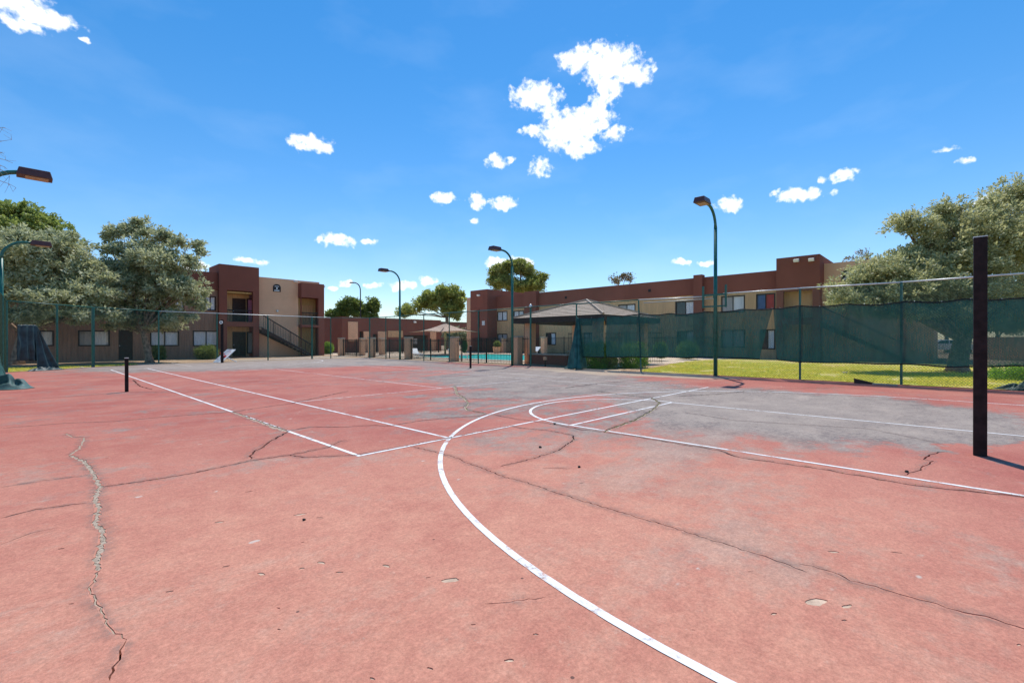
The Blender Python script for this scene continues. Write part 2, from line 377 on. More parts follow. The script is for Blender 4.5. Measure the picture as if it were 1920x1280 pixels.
CR = [  # polyline in photo points, width start, width end (metres)
 ([(123,812),(135,819),(158,820),(150,839),(131,853)], .02, .03),
 ([(131,853),(156,864),(172,882),(182,901),(187,913),(178,932),(184,952),(178,983),(193,993),(191,1018),(182,1046),(185,1069)], .05, .036),
 ([(185,1069),(168,1104),(174,1120),(190,1143),(201,1171),(211,1182),(240,1197)], .016, .008),
 ([(240,1197),(230,1210),(228,1225),(215,1249),(208,1274)], .008, .010),
 ([(187,913),(281,900),(365,886),(470,863),(543,853),(569,857),(667,853),(696,848),(762,836),(822,824),(959,798),(975,802),(1031,807),(1075,816),(1076,824),(1047,844),(1000,859),(937,874)], .014, .010),
 ([(543,853),(612,839),(649,824)], .012, .008),
 ([(0,971),(70,954),(164,942)], .014, .012), ([(0,913),(78,901),(168,890)], .010, .008), ([(0,1020),(60,1000),(110,988)], .006, .004),
 ([(0,803),(120,793),(208,790),(303,782),(365,777),(437,772),(474,766),(547,756),(583,748),(620,740),(653,733)], .012, .022),
 ([(437,772),(467,784),(503,797),(540,809)], .03, .045), ([(540,809),(503,830),(470,851),(468,862)], .016, .012),
 ([(540,807),(583,800),(649,800),(693,797),(731,798),(784,789),(840,783),(897,780),(912,776)], .016, .016),
 ([(912,776),(878,769),(872,764),(878,755),(870,746),(856,738),(853,724)], .025, .05),
 ([(912,776),(925,777),(972,786),(1012,791),(1059,799),(1091,805),(1134,810)], .014, .014),
 ([(1134,810),(1150,802),(1194,786),(1228,766),(1237,755),(1222,746),(1150,738),(1119,733)], .03, .022),
 ([(1134,810),(1184,817),(1231,825),(1275,832),(1350,844),(1376,855),(1477,870),(1537,878),(1669,902),(1762,915),(1912,930),(2000,944)], .014, .016),
 ([(769,836),(816,847),(856,858),(875,867),(912,880),(947,894),(984,903),(1031,919),(1100,941),(1250,985),(1400,1032),(1435,1042),(1481,1060),(1514,1072)], .010, .008),
 ([(1495,1055),(1522,1060),(1573,1077),(1595,1088),(1657,1103),(1709,1119),(1741,1127),(1809,1149),(1850,1156),(1960,1190)], .006, .008),
 ([(909,1132),(969,1125),(1025,1119)], .006, .004), ([(1017,878),(1075,877)], .008, .005),
 ([(0,752),(109,745),(233,735),(255,734),(339,736),(420,728)], .014, .014),
 ([(1275,772),(1380,788),(1519,797),(1631,804),(1725,823),(1774,834)], .009, .008),
 ([(1768,846),(1751,851),(1729,861),(1751,864),(1731,874),(1729,881),(1691,891)], .012, .006),
 ([(1267,743),(1342,739),(1402,733),(1451,729),(1582,726)], .02, .014), ([(1059,727),(1122,719),(1175,714)], .03, .03),
 ([(781,748),(850,746),(981,752)], .012, .01), ([(250,712),(262,724),(285,730)], .02, .02), ([(372,721),(450,716),(550,712)], .02, .02), ([(420,800),(470,796),(520,798)], .004, .004),
]
CK = {0: 1.0, 1: .85, 2: .75, 3: .8, 6: 1.4, 7: 1.4, 17: 1.35, 18: 1.35, 19: 1.2, 4: 1.8}   # near cracks: finer outline
cracks = []
for i, (pp, a, b) in enumerate(CR): P_ = gpts(pp); k_ = 1.25+.03*min(14, (P_[len(P_)//2]-CAM.to_2d()).length); k_ = CK.get(i, 1.9); cracks.append(strip(P_, a*k_, b*k_, .5, .03 if i in CK else .08, i, .009 if i in CK else .02))
CH = [(562,964,25),(600,970,14),(556,1015,9),(567,1016,7),(603,1054,22),(566,1065,12),(636,1072,16),(724,1060,19),(818,1060,8),(803,1082,11),(847,1087,36),(867,1079,8),(522,1139,9),(887,1170,11),(1005,1188,12),(955,1237,20),(806,1252,14),(698,1271,13),(523,1179,8),(1530,1128,46),(1588,1136,26),(1451,1150,16),(1583,1162,12),(412,978,21),(424,1061,14),(490,1075,19),(318,1108,15),(134,1131,12),(466,921,14),(115,1028,11),(1407,1071,9),(1562,1034,22),(1680,1035,18),(1910,1208,12),(1090,905,10),(1250,925,9),(300,880,7),(680,915,8),(740,860,8),(200,858,8),(700,1010,8),(1200,1020,8),(1300,1180,9),(60,1090,8),(1120,1230,9)]
chips = []
for i, (u, v, w) in enumerate([c for k, c in enumerate(CH) if c[2] > 9 or k % 3 == 0]):
    r = random.Random(900+i); c = on_z(u, v).to_2d(); a = (on_z(u+w/2, v).to_2d()-on_z(u-w/2, v).to_2d()).length*.5
    ang = -YAW+r.uniform(-.5,.5); b = a*r.uniform(.25,.5); pl = []
    for k in range(11):
        th = 2*math.pi*k/11; q = r.uniform(.72, 1.15)
        x, y = a*q*math.cos(th), b*q*math.sin(th); pl.append(c+Vector((x*math.cos(ang)-y*math.sin(ang), x*math.sin(ang)+y*math.cos(ang))))
    chips.append(pl)
lines = []   # name, material, polygon
def seg(mat, a, b, w=.05): 
    a, b = Vector(a), Vector(b); t = (b-a).normalized(); n = Vector((-t.y, t.x))*w/2
    lines.append((mat, [a+n, a-n, b-n, b+n]))
def arc(mat, c, r, a0, a1, w=.055, n=72):
    P = [Vector((c[0]+(r+w/2)*math.cos(a0+(a1-a0)*i/n), c[1]+(r+w/2)*math.sin(a0+(a1-a0)*i/n))) for i in range(n+1)]
    Q = [Vector((c[0]+(r-w/2)*math.cos(a0+(a1-a0)*i/n), c[1]+(r-w/2)*math.sin(a0+(a1-a0)*i/n))) for i in range(n+1)]
    lines.append((mat, P+Q[::-1]))
seg('line', (0,-.025), (0,23.77)); seg('line', (1.37,.03), (1.37,23.77)); seg('line_old', (9.6,.03), (9.6,23.77)); seg('line_old', (10.97,-.025), (10.97,23.77))
seg('line', (.03,0), (10.94,0)); seg('line_old', (1.4,5.485), (9.57,5.485)); seg('line_old', (5.485,5.52), (5.485,18.25)); seg('line_old', (1.4,18.285), (9.57,18.285)); seg('line_old', (.03,23.77), (10.94,23.77))
arc('line', (5.42,-4.72), 6.22, 0, math.pi); seg('line', (-.80,-4.74), (-.80,-6.6)); seg('line', (11.64,-4.74), (11.64,-6.6))
arc('line', (5.22,-.66), 1.90, .02, math.pi-.02); seg('line', (3.36,-.66), (7.10,-.66)); seg('line', (3.33,-.63), (3.33,-6.6)); seg('line', (7.07,-.63), (7.07,-6.6)); seg('line', (-.83,-6.63), (11.67,-6.63))
arc('line', (5.42,28.3), 6.22, math.pi, 2*math.pi); seg('line_old', (3.33,24.35), (3.33,29.2)); seg('line_old', (7.07,24.35), (7.07,29.2)); seg('line_old', (3.36,24.38), (7.04,24.38))
court_out = [Vector(p) for p in ((-3.75,-14),(15.55,-14),(15.55,28.6),(13.4,29.35),(2.6,28.75),(-.4,27.2),(-3.4,24.6),(-3.75,15))]
def cdt(polys):
    V = []; Fc = []
    for p in polys:
        if sum(p[i][0]*p[(i+1) % len(p)][1]-p[(i+1) % len(p)][0]*p[i][1] for i in range(len(p))) < 0: p = p[::-1]
        b = len(V); V += [Vector((q[0], q[1])) for q in p]; Fc.append(list(range(b, b+len(p))))
    return delaunay_2d_cdt(V, [], Fc, 0, 1e-5)
holes = cracks+chips
v, e, f, ov, oe, of = cdt([court_out]+holes)
mb = MB(); mb.v = [(p.x, p.y, 0.) for p in v]; mb.f = [tuple(t) for t, o in zip(f, of) if 0 in o and len(o) == 1]
court = mb.build('sports_court', M['court'], kind='structure', fixn=False)
bm = bmesh.new(); bm.from_mesh(court.data)
for fc in bm.faces:
    if fc.normal.z < 0: fc.normal_flip()
# slab edge
bd = [ed for ed in bm.edges if ed.is_boundary]
r = bmesh.ops.extrude_edge_only(bm, edges=bd)
bmesh.ops.translate(bm, vec=(0,0,-.03), verts=[g for g in r['geom'] if isinstance(g, bmesh.types.BMVert)])
bm.to_mesh(court.data); bm.free()
def bbox(p): return min(q[0] for q in p), max(q[0] for q in p), min(q[1] for q in p), max(q[1] for q in p)
for i, (mt, pl) in enumerate(lines):
    x0,x1,y0,y1 = bbox(pl); hs = []
    for h in holes:
        a0,a1,b0,b1 = bbox(h)
        if a1 > x0 and a0 < x1 and b1 > y0 and b0 < y1: hs.append(h)
    v, e, f, ov, oe, of = cdt([pl]+hs)
    mb = MB(); keep = [t for t, o in zip(f, of) if 0 in o and len(o) == 1]
    mb.v = [(p.x, p.y, .0028+.0002*(i % 5)) for p in v]; mb.f = [tuple(t) for t in keep]
    mb.build('court_line', M[mt], kind='structure')
# filler in the wide cracks, bare asphalt in the chips
mb = MB()
for i in (0, 1, 2, 10, 13): k_ = CK.get(i, 1.9)*(.86 if i != 2 else .6); mb.poly([(q.x, q.y, -.0035-.0003*i) for q in strip(gpts(CR[i][0]), CR[i][1]*k_, CR[i][2]*k_, .5, .03 if i in CK else .08, i, .009 if i in CK else .02)])
for i in (15,): mb.poly([(q.x, q.y, -.011) for q in strip(gpts(CR[i][0]), CR[i][1]*1.5, CR[i][2]*1.5, .5, .08, i)])
mb.build('crack_filler', M['crack_fill'], kind='structure')
mb = MB()
for i, p in enumerate(chips):
    c = sum(p, Vector((0,0)))/len(p); mb.poly([(c.x+(q.x-c.x)*1.25, c.y+(q.y-c.y)*1.25, -.004-.0001*(i % 7)) for q in p])
mb.build('chip_bed', M['chip_bed'], kind='structure')
def crack_stain():
    t = NT('dusty_crack_stain'); at = t.n('ShaderNodeAttribute'); at.attribute_name = 'fade'
    t.done(t.mix(t.ramp(t.noise(6, 4), .35, .65), (.30, .20, .165), (.42, .31, .25)), .9, .1)
    f = t.math('MULTIPLY', t.math('POWER', at.outputs['Fac'], 1.4), t.ramp(t.noise(9, 5, .7), .34, .66, .05, .5))
    tr = t.n('ShaderNodeBsdfTransparent'); ms = t.n('ShaderNodeMixShader'); t.L.new(f, ms.inputs[0]); t.L.new(tr.outputs[0], ms.inputs[1]); t.L.new(t.b.outputs[0], ms.inputs[2]); t.L.new(ms.outputs[0], t.out.inputs['Surface'])
    r = random.Random(77); mb = MB(); fade = []
    for i, (pp, w0, w1) in enumerate(CR):
        P = gpts(pp); res = []
        for a, b in zip(P[:-1], P[1:]): n = max(1, int((b-a).length/.12)); res += [a.lerp(b, k/n) for k in range(n)]
        res.append(P[-1]); n = len(res); k_ = CK.get(i, 1.9)
        for sg in (1, -1):
            V = []; wd = r.uniform(.05, .09)
            for k, p in enumerate(res):
                tt = (res[min(k+1,n-1)]-res[max(k-1,0)]).normalized(); nn = Vector((-tt.y, tt.x))*sg; w = (w0+(w1-w0)*k/max(1,n-1))*.5*k_
                wd = min(.10, max(.02, wd+r.uniform(-.015,.015))); e = 0. if k in (0, n-1) else 1.
                a, b = p+nn*(w+.006), p+nn*(w+.006+wd); V += [(a.x,a.y,.0016+.0001*(i % 9)), (b.x,b.y,.0016+.0001*(i % 9))]; fade += [e, 0.]
            mb.add(V, [(2*k, 2*k+2, 2*k+3, 2*k+1) for k in range(n-1)])
    o = mb.build('crack_stain', t.m, kind='structure', fixn=False); at_ = o.data.attributes.new('fade', 'FLOAT', 'POINT'); at_.data.foreach_set('value', fade)
crack_stain()
# crumbs and weeds along the wide cracks
def crumbs():
    r = random.Random(5); mb = MB()
    for i in (1, 10, 13):
        P = gpts(CR[i][0])
        for a, b in zip(P[:-1], P[1:]):
            for k in range(int((b-a).length*34)):
                q = a.lerp(b, r.random())+Vector((r.gauss(0,.014), r.gauss(0,.014))); s = r.uniform(.0015,.005)
                mb.obox((q.x,q.y,-.002), (s,r.uniform(-s,s),0), (r.uniform(-s,s)*.5,s*.8,0), (0,0,s*.35))
    mb.build('crack_crumbs', M['crack_fill'], kind='stuff')['label'] = 'crumbled filler lying in the wide court cracks'
    mb = MB()
    for i, dens in ((13, 60), (15, 70), (16, 14), (4, 4), (24, 40)):
        P = gpts(CR[i][0])
        for a, b in zip(P[:-1], P[1:]):
            for k in range(int((b-a).length*dens)):
                if noise.noise(Vector((a.x*3+k*.05, a.y, i))) < -.05: continue
                q = a.lerp(b, r.random()); h = r.uniform(.012,.035); d = Vector((r.gauss(0,.02), r.gauss(0,.02))); n = Vector((-d.y,d.x)).normalized()*.003
                mb.add([(q.x-n.x,q.y-n.y,-.01),(q.x+n.x,q.y+n.y,-.01),(q.x+d.x,q.y+d.y,h)], [(0,1,2)])
    o = mb.build('crack_weeds', M['weed'], kind='stuff'); o['label'] = 'dry weeds sprouting from the court cracks'
crumbs()

# ------------------------------------------------------------------ lawn, paths, pool
def m_lawn():
    t = NT('lawn_soil'); a = t.noise(.8, 5); b = t.noise(9, 4)
    cc = t.mix(t.ramp(a, .35, .65), (.34, .40, .05), (.66, .48, .22)); cc = t.mix(t.ramp(b, .4, .7, 0, .5), cc, (.56, .50, .09))
    t.bump(t.noise(30, 4), .6, .03); return t.done(cc, .95, .1)
M['lawn'] = m_lawn()
LAWN = [(16.1,-16),(34,-16),(34,3.2)] + [tuple(on_z(u, v).to_2d()) for u, v in ((1395,671.5),(1330,673.5),(1290,677),(1260,682),(1235,688),(1212,692))] + [(16.1,4.9)]
MB().poly([(x,y,-.02) for x,y in LAWN]).build('lawn', M['lawn'], kind='structure')
STRIP = [(-6,25.4),(-3.6,25.2),(-.6,27.9),(1.8,29.2),(1.6,30.4),(-1,30.2),(-6,29.4)]
MB().poly([(x,y,-.02) for x,y in STRIP]).build('lawn_strip', M['lawn'], kind='structure')
def inside(p, poly):
    x, y = p; c = False; j = len(poly)-1
    for i in range(len(poly)):
        a, b = poly[i], poly[j]
        if (a[1] > y) != (b[1] > y) and x < (b[0]-a[0])*(y-a[1])/(b[1]-a[1])+a[0]: c = not c
        j = i
    return c
def leafmesh(name, P, D, W, Nn, mat, parent=None, kind=None):
    """P base, D length vector, W half width vector: one diamond quad each"""
    o0 = np.array(origin(parent)) if parent else np.zeros(3)
    n = len(P); V = np.empty((n*4, 3), np.float32); P = P-o0
    V[0::4] = P; V[1::4] = P+D*.45+W; V[2::4] = P+D; V[3::4] = P+D*.45-W
    me = bpy.data.meshes.new(name); me.vertices.add(n*4); me.vertices.foreach_set('co', V.ravel())
    me.loops.add(n*4); me.loops.foreach_set('vertex_index', np.arange(n*4, dtype=np.int32))
    me.polygons.add(n); me.polygons.foreach_set('loop_start', np.arange(0, n*4, 4, dtype=np.int32))
    me.update(calc_edges=True); me.materials.append(mat)
    o = bpy.data.objects.new(name, me); col.objects.link(o)
    if parent: o.parent = parent
    if kind: o['kind'] = kind
    return o
M['grass'] = m_leaf('grass_blades', (.56, .58, .06), (.84, .72, .14), (.86, .66, .26), .55, (.75, .72, .15))
def grass(poly, n, name, label, seed):
    rg = np.random.default_rng(seed); x0,x1,y0,y1 = bbox(poly); P = []
    while len(P) < n:
        q = (rg.uniform(x0, min(x1, 29)), rg.uniform(max(y0, -9), y1))
        if noise.noise(Vector((q[0]*.9, q[1]*.9, 4)))+.5*noise.noise(Vector((q[0]*3, q[1]*3, 9))) < -.22: continue
        if inside(q, poly) and rg.random() < max(.12, 1-(q[0]-16)/14): P.append((q[0], q[1], -.022))
    P = np.array(P); n = len(P)
    D = np.c_[rg.normal(0, .03, n), rg.normal(0, .03, n), rg.uniform(.03, .085, n)]
    a = rg.uniform(0, 6.28, n); W = np.c_[np.cos(a), np.sin(a), np.zeros(n)]*rg.uniform(.006, .014, n)[:,None]
    o = leafmesh(name, P, D, W, None, M['grass'], kind='stuff'); o['label'] = label
grass(LAWN, 70000, 'grass', 'sunlit yellow green lawn grass behind the right fence', 1)
grass(STRIP, 5000, 'grass', 'thin strip of grass behind the far left fence corner', 2)
def sheet(name, pts, mat, z, kind='structure'): return MB().poly([(x,y,z) for x,y in pts]).build(name, mat, kind=kind)
M['gravel'] = m_plain('decomposed_granite', (.50, .33, .20), .95, .25, 5, .1, 0, .6, 50)
M['deck'] = m_plain('pool_deck', (.70, .54, .38), .85, .1, 2, .2)
sheet('walkway', [(7.2,30.6),(17.0,32.6),(17.0,34.4),(13.2,34.0),(7.2,32.0)], M['concrete'], -.038)
sheet('gravel_bed', [(16.0,30.5),(30,30.5),(30,62),(16.0,62)], M['gravel'], -.044)
sheet('walkway', [(16.2,4.95)]+[tuple(on_z(u, v).to_2d()) for u, v in ((1212,691.6),(1235,687.6),(1260,681.6),(1290,676.6),(1330,673),(1395,671))]+[(34,3.6),(34,8),(22,7.5),(16.2,6)], M['gravel'], -.030)
x0,x1,y0,y1 = POOL
mb = MB()
for (a,b,c,d) in ((17.3,34.8,7.,y0),(17.3,34.8,y1,44),(17.3,x0,y0,y1),(x1,34.8,y0,y1)): mb.poly([(a,c,-.025),(b,c,-.025),(b,d,-.025),(a,d,-.025)])
mb.build('pool_deck', M['deck'], kind='structure')
M['plaster'] = m_plain('pool_plaster', (.10, .52, .48), .6, .08, 2)
mb = MB(); z = -1.3
mb.add([(x0,y0,-.026),(x1,y0,-.026),(x1,y1,-.026),(x0,y1,-.026),(x0,y0,z),(x1,y0,z),(x1,y1,z),(x0,y1,z)], [(4,5,6,7),(0,1,5,4),(1,2,6,5),(2,3,7,6),(3,0,4,7)])
mb.build('pool_basin', M['plaster'], kind='structure')
def m_water():
    t = NT('pool_water'); t.bump(t.noise(3.5, 4), .25, .05)
    t.done((.07, .78, .68), .3, .05); tr = t.n('ShaderNodeBsdfTransparent'); tr.inputs[0].default_value = (.55, .95, .92, 1)
    ms = t.n('ShaderNodeMixShader'); ms.inputs[0].default_value = .3
    t.L.new(t.b.outputs[0], ms.inputs[1]); t.L.new(tr.outputs[0], ms.inputs[2]); t.L.new(ms.outputs[0], t.out.inputs['Surface']); return t.m
sheet('pool_water', [(x0+.01,y0+.01),(x1-.01,y0+.01),(x1-.01,y1-.01),(x0+.01,y1-.01)], m_water(), -.075)
mb = MB()
for (a,b,c,d) in ((x0-.15,x1+.15,y0-.15,y0+.1),(x0-.15,x1+.15,y1-.1,y1+.15),(x0-.15,x0+.1,y0+.1,y1-.1),(x1-.1,x1+.15,y0+.1,y1-.1)): mb.box(a,b,c,d,-.06,-.01)
mb.build('pool_coping', M['concrete'], kind='structure')

# ------------------------------------------------------------------ facade helper
class Fac:
    """a wall plane: axis 'y' = wall at Y=c facing -Y (a runs along X); axis 'x' = wall at X=c facing -X (a runs along Y)"""
    def __init__(s, axis, c): s.ax = axis; s.c = c
    def P(s, a, z, d=0): return (a, s.c+d, z) if s.ax == 'y' else (s.c+d, a, z)
    def px(s, u, v):
        p = on_y(u, v, s.c) if s.ax == 'y' else on_x(u, v, s.c)
        return (p.x if s.ax == 'y' else p.y), p.z
    def rect(s, u0, v0, u1, v1):
        um = (u0+u1)/2
        a0 = s.px(u0, 600)[0]; a1 = s.px(u1, 600)[0]; return min(a0,a1), max(a0,a1), s.px(um, v1)[1], s.px(um, v0)[1]
    def box(s, mb, a0, a1, z0, z1, d0, d1):
        if s.ax == 'y': mb.box(a0, a1, s.c+d0, s.c+d1, z0, z1)
        else: mb.box(s.c+d0, s.c+d1, a0, a1, z0, z1)
    def wall(s, name, mat, parent, a0, a1, z0, z1, holes, d=0, reveal=.14):
        A = sorted({a0, a1, *[h[0] for h in holes], *[h[1] for h in holes]}); Z = sorted({z0, z1, *[h[2] for h in holes], *[h[3] for h in holes]})
        A = [x for x in A if a0 <= x <= a1]; Z = [x for x in Z if z0 <= x <= z1]
        mb = MB()
        for i in range(len(A)-1):
            for j in range(len(Z)-1):
                ca, cz = (A[i]+A[i+1])/2, (Z[j]+Z[j+1])/2
                if any(h[0] < ca < h[1] and h[2] < cz < h[3] for h in holes): continue
                mb.poly([s.P(A[i],Z[j],d), s.P(A[i+1],Z[j],d), s.P(A[i+1],Z[j+1],d), s.P(A[i],Z[j+1],d)])
        for h in holes:
            c = [(h[0],h[2]),(h[1],h[2]),(h[1],h[3]),(h[0],h[3])]
            for k in range(4):
                p, q = c[k], c[(k+1) % 4]; mb.poly([s.P(*p,d), s.P(*q,d), s.P(*q,d+reveal), s.P(*p,d+reveal)])
        return mb.build(name, mat, parent)
    def window(s, parent, h, d=0, blind='blind', mull=1, frame='dark_wood', label=None, half=False):
        a0,a1,z0,z1 = h; w = .055
        mb = MB(); s.box(mb, a0-.03, a1+.03, z0-.03, z0+w, d-.025, d+.09); s.box(mb, a0-.03, a1+.03, z1-w, z1+.03, d-.025, d+.09)
        s.box(mb, a0-.03, a0+w, z0+w, z1-w, d-.025, d+.09); s.box(mb, a1-w, a1+.03, z0+w, z1-w, d-.025, d+.09)
        for k in range(mull):
            c = a0+(a1-a0)*(k+1)/(mull+1); s.box(mb, c-.025, c+.025, z0+w, z1-w, d-.01, d+.085)
        o = mb.build('window', M[frame], parent, label=label)
        n = mull+1
        for k in range(n):
            b0, b1 = a0+(a1-a0)*k/n+.03, a0+(a1-a0)*(k+1)/n-.03
            mt = blind if isinstance(blind, str) else blind[(k if s.ax == 'y' else n-1-k) % len(blind)]
            mb = MB(); s.box(mb, b0, b1, z0+.03, z1-.03, d+.06, d+.075)
            mb.build('pane', M[mt], o)
        return o
    def door(s, parent, h, d=0, mat='dark_wood', panels=True, label=None):
        a0,a1,z0,z1 = h
        mb = MB(); s.box(mb, a0, a1, z0, z1, d, d+.05); o = mb.build('door', M[mat], parent, label=label)
        if panels:
            w = a1-a0; hh = z1-z0
            for i in range(2):
                for (p, q) in ((.08,.36),(.42,.74),(.80,.93)):
                    mb = MB(); s.box(mb, a0+w*(.12+.44*i), a0+w*(.44+.44*i), z0+hh*p, z0+hh*q, d-.014, d-.001); mb.build('panel', M[mat], o, bevel=.01)
        mb = MB(); p = s.P(a0+(a1-a0)*.08, z0+(z1-z0)*.47, d-.04); mb.box(p[0]-.03,p[0]+.03,p[1]-.03,p[1]+.03,p[2]-.03,p[2]+.03); mb.build('handle', M['chrome'], o, bevel=.01)
        return o
def flood(parent, p, out, name='flood_light'):
    p = Vector(p); out = Vector(out)
    mb = MB(); side = Vector((-out.y, out.x, 0)); mb.obox(p+out*.16, side*.16, out*.12+Vector((0,0,-.03)), Vector((0,0,.09))+out*.05)
    mb.obox(p+out*.03, side*.06, out*.03, Vector((0,0,.06)))
    return mb.build(name, M['white'], parent, bevel=.01)
def arch_sign(fac, parent, a, z, w, h, d):
    mb = MB(); n = 12; pts = [fac.P(a-w/2, z, d), fac.P(a+w/2, z, d)]
    for k in range(n+1):
        th = math.pi*k/n; pts.append(fac.P(a+w/2*math.cos(th), z+h-w*.42+w*.42*math.sin(th), d))
    dv = Vector(fac.P(0,0,.03))-Vector(fac.P(0,0,0)); mb.prism(pts, dv)
    o = mb.build('building_sign', M['iron'], parent, label='black arched building number sign with pale marks')
    mb = MB()
    for k in range(5): fac.box(mb, a-w*.28+k*w*.115, a-w*.28+k*w*.115+w*.08, z+h*.70-abs(k-2)*.015, z+h*.80-abs(k-2)*.015, d-.008, d-.001)
    fac.box(mb, a-w*.09, a+w*.09, z+h*.36, z+h*.58, d-.008, d-.001)
    for k in range(4): fac.box(mb, a-w*.32+k*w*.165, a-w*.32+k*w*.165+w*.13, z+h*.08, z+h*.24, d-.008, d-.001)
    mb.build('sign_mark', M['white'], o, kind='stuff')
M['pink'] = m_plain('pink_curtain', (.72, .28, .45), .8, .08); M['redc'] = m_plain('red_curtain', (.50, .07, .06), .8, .15)
M['bluec'] = m_plain('blue_curtain', (.10, .16, .32), .8, .15); M['greyblind'] = m_siding('grey_blind', (.52, .48, .46), .09)

# ------------------------------------------------------------------ apartment building at the far left
def left_building():
    F0 = Fac('y', 38.0); FW = Fac('y', 38.45); FT = Fac('y', 38.8)
    b = empty('apartment_building', (8, 39, 0), 'two storey brown and tan apartment block with outside stairs behind the far fence', 'building')
    xa = -16.; xt0 = F0.px(411,600)[0]; xt1 = F0.px(486,600)[0]; xr0 = F0.px(565.5,600)[0]; xr1 = F0.px(608,600)[0]
    # left wing
    up = [FW.rect(385,556,410,582)]
    lo = [FW.rect(147,620,205,648), FW.rect(282,621,335,648), FW.rect(362,620.5,410.5,648)]
    extra = [FW.rect(52,620,100,648), FW.rect(-60,620,-10,648)]
    upx = [FW.rect(300,556,345,582), FW.rect(200,556,240,582), FW.rect(60,556,110,582)]
    dr = FW.rect(222,618,249,674)
    dr = (dr[0], dr[1], 0, 2.15)
    up[0] = (up[0][0], xt0+.1-.25, up[0][2], up[0][3])
    FW.wall('wall', M['brown_siding'], b, xa, xt0+.2, -.05, 5.5, lo+extra+up+upx+[dr])
    mb = MB(); FW.box(mb, xa, xt0+.2, 5.5, 6.92, -.12, .2); mb.build('parapet', M['brown'], b)
    mb = MB(); FW.box(mb, xa, xt0+.2, 2.62, 2.76, -.02, .01); mb.build('trim_band', M['brown_siding'], b)
    for i, h in enumerate(lo+extra): FW.window(b, h, blind=('greyblind','blind') if i in (0,3) else 'blind')
    for h in up+upx: FW.window(b, h)
    FW.door(b, dr, .08, 'dark_wood', False)
    # tower with stacked entries
    o1 = F0.rect(426,545,474.5,603.5); o2 = F0.rect(426,612,475,669); zt = 7.62
    o2 = (o2[0], o2[1], .0, o2[3])
    F0.wall('tower_wall', M['brown'], b, xt0, xt1, -.05, zt, [o1, o2], 0, .28)
    mb = MB(); mb.box(xt0, xt0+.02, 38.001, 41, -.05, zt-.002); mb.box(xt1-.02, xt1, 38.001, 41, -.05, zt-.002); mb.box(xt0+.02, xt1-.02, 38.3, 41, zt-.12, zt-.05); mb.build('tower_side', M['brown'], b)
    mb = MB(); mb.box(xt0+.02, xt1-.02, 38.02, 39.58, 2.56, 2.95); mb.build('tower_floor', M['brown'], b)
    mb = MB(); mb.box(xt0+.3, xt1-.3, 39.6, 39.65, 0, 5.7); mb.build('entry_wall', M['tan_siding'], b)
    mb = MB(); mb.box(xt0+.25, xt1-.25, 38.3, 39.6, 5.35, 5.45); mb.build('soffit', M['soffit'], b)
    FE = Fac('y', 39.54)
    a0, a1 = FE.px(436,600)[0], FE.px(461,600)[0]
    FE.door(b, (a0, a1, 2.96, 5.0)); FE.window(b, (a1+.1, a1+.62, 2.98, 5.0), -.03, ('pink',), 0, label='narrow side window with a pink blind above and papers below')
    FE.door(b, (a0, a1, .02, 2.12)); FE.window(b, (a1+.1, a1+.62, .25, 2.1), -.03, ('greyblind',), 0)
    mb = MB(); mb.box(o1[0], o1[1], 38.1, 38.15, 3.86, 3.94)
    for k in range(16): x = o1[0]+(o1[1]-o1[0])*(k+.5)/16; mb.box(x-.012, x+.012, 38.115, 38.135, 2.96, 3.86)
    mb.build('balcony_railing', M['iron'], b, kind='stuff')
    # tan stair wall and the right-hand frame
    zt2 = 6.95
    FT.wall('stair_wall', M['tan'], b, xt1-.02, xr0+.02, -.05, zt2, [])
    mb = MB(); mb.box(xt1-.02, xr1-.1, 38.81, 49, 6.6, zt2-.01); mb.build('roof', M['tan'], b)
    p1 = F0.rect(565.7,558,597.3,609); p2 = F0.rect(565.7,613,597.3,667); p2 = (p2[0], p2[1], 0, p2[3])
    F0.wall('frame_wall', M['brown'], b, xr0, xr1, -.05, 6.68, [(xr0-.01+.02, p1[1], p1[2], p1[3]), (xr0+.01, p2[1], p2[2], p2[3])], 0, .3)
    mb = MB(); mb.box(xr1-.02, xr1, 38.001, 49, -.05, 6.67); mb.box(xr0, xr0+.02, 38.001, 38.8, p1[3], 6.67); mb.box(xr0+.02, xr1-.02, 38.3, 38.9, 6.5, 6.6); mb.build('frame_side', M['brown'], b)
    mb = MB(); mb.box(xr0+.02, xr1-.02, 38.02, 39.9, 2.6, 2.82); mb.build('landing', M['brown'], b)
    mb = MB(); mb.box(xr0+.02, xr1-.02, 39.9, 39.95, 0, 5.4); mb.build('landing_wall', M['soffit'], b)
    mb = MB(); mb.box(xr0+.02, xr1-.3, 39.85, 39.897, 2.85, 4.75); mb.build('storage_door', M['tan_siding'], b)
    mb = MB(); mb.box(xr0+.02, p1[1], 38.1, 38.16, 3.88, 3.96)
    for k in range(12): x = xr0+.1+(p1[1]-xr0-.1)*(k+.5)/12; mb.box(x-.012, x+.012, 38.12, 38.14, 2.84, 3.88)
    mb.build('landing_railing', M['iron'], b, kind='stuff')
    mb = MB(); mb.box(xa, xr1-.03, 48.9, 49.2, -.05, 6.6); mb.box(xa, xa+.2, 39.7, 48.9, -.05, 6.6); mb.build('back_wall', M['tan'], b)
    mb = MB(); mb.box(xa+.05, xt0+.1, 39.75, 48.9, 6.3, 6.4); mb.build('roof', M['concrete'], b)
    # stairs: stringer, treads, handrail
    s0 = on_y(490, 613, 37.7); s1 = on_y(583, 664, 37.7); n = 13; z0, z1 = 2.62, .0
    dx = (s1.x-s0.x)/n
    for k in range(n):
        x = s0.x+dx*k; zz = z0-(k+.35)*(z0-z1)/n
        mb = MB(); mb.box(x-.03, x+dx*.92, 37.35, 38.65, zz-.06, zz); mb.build('tread', M['concrete'], b)
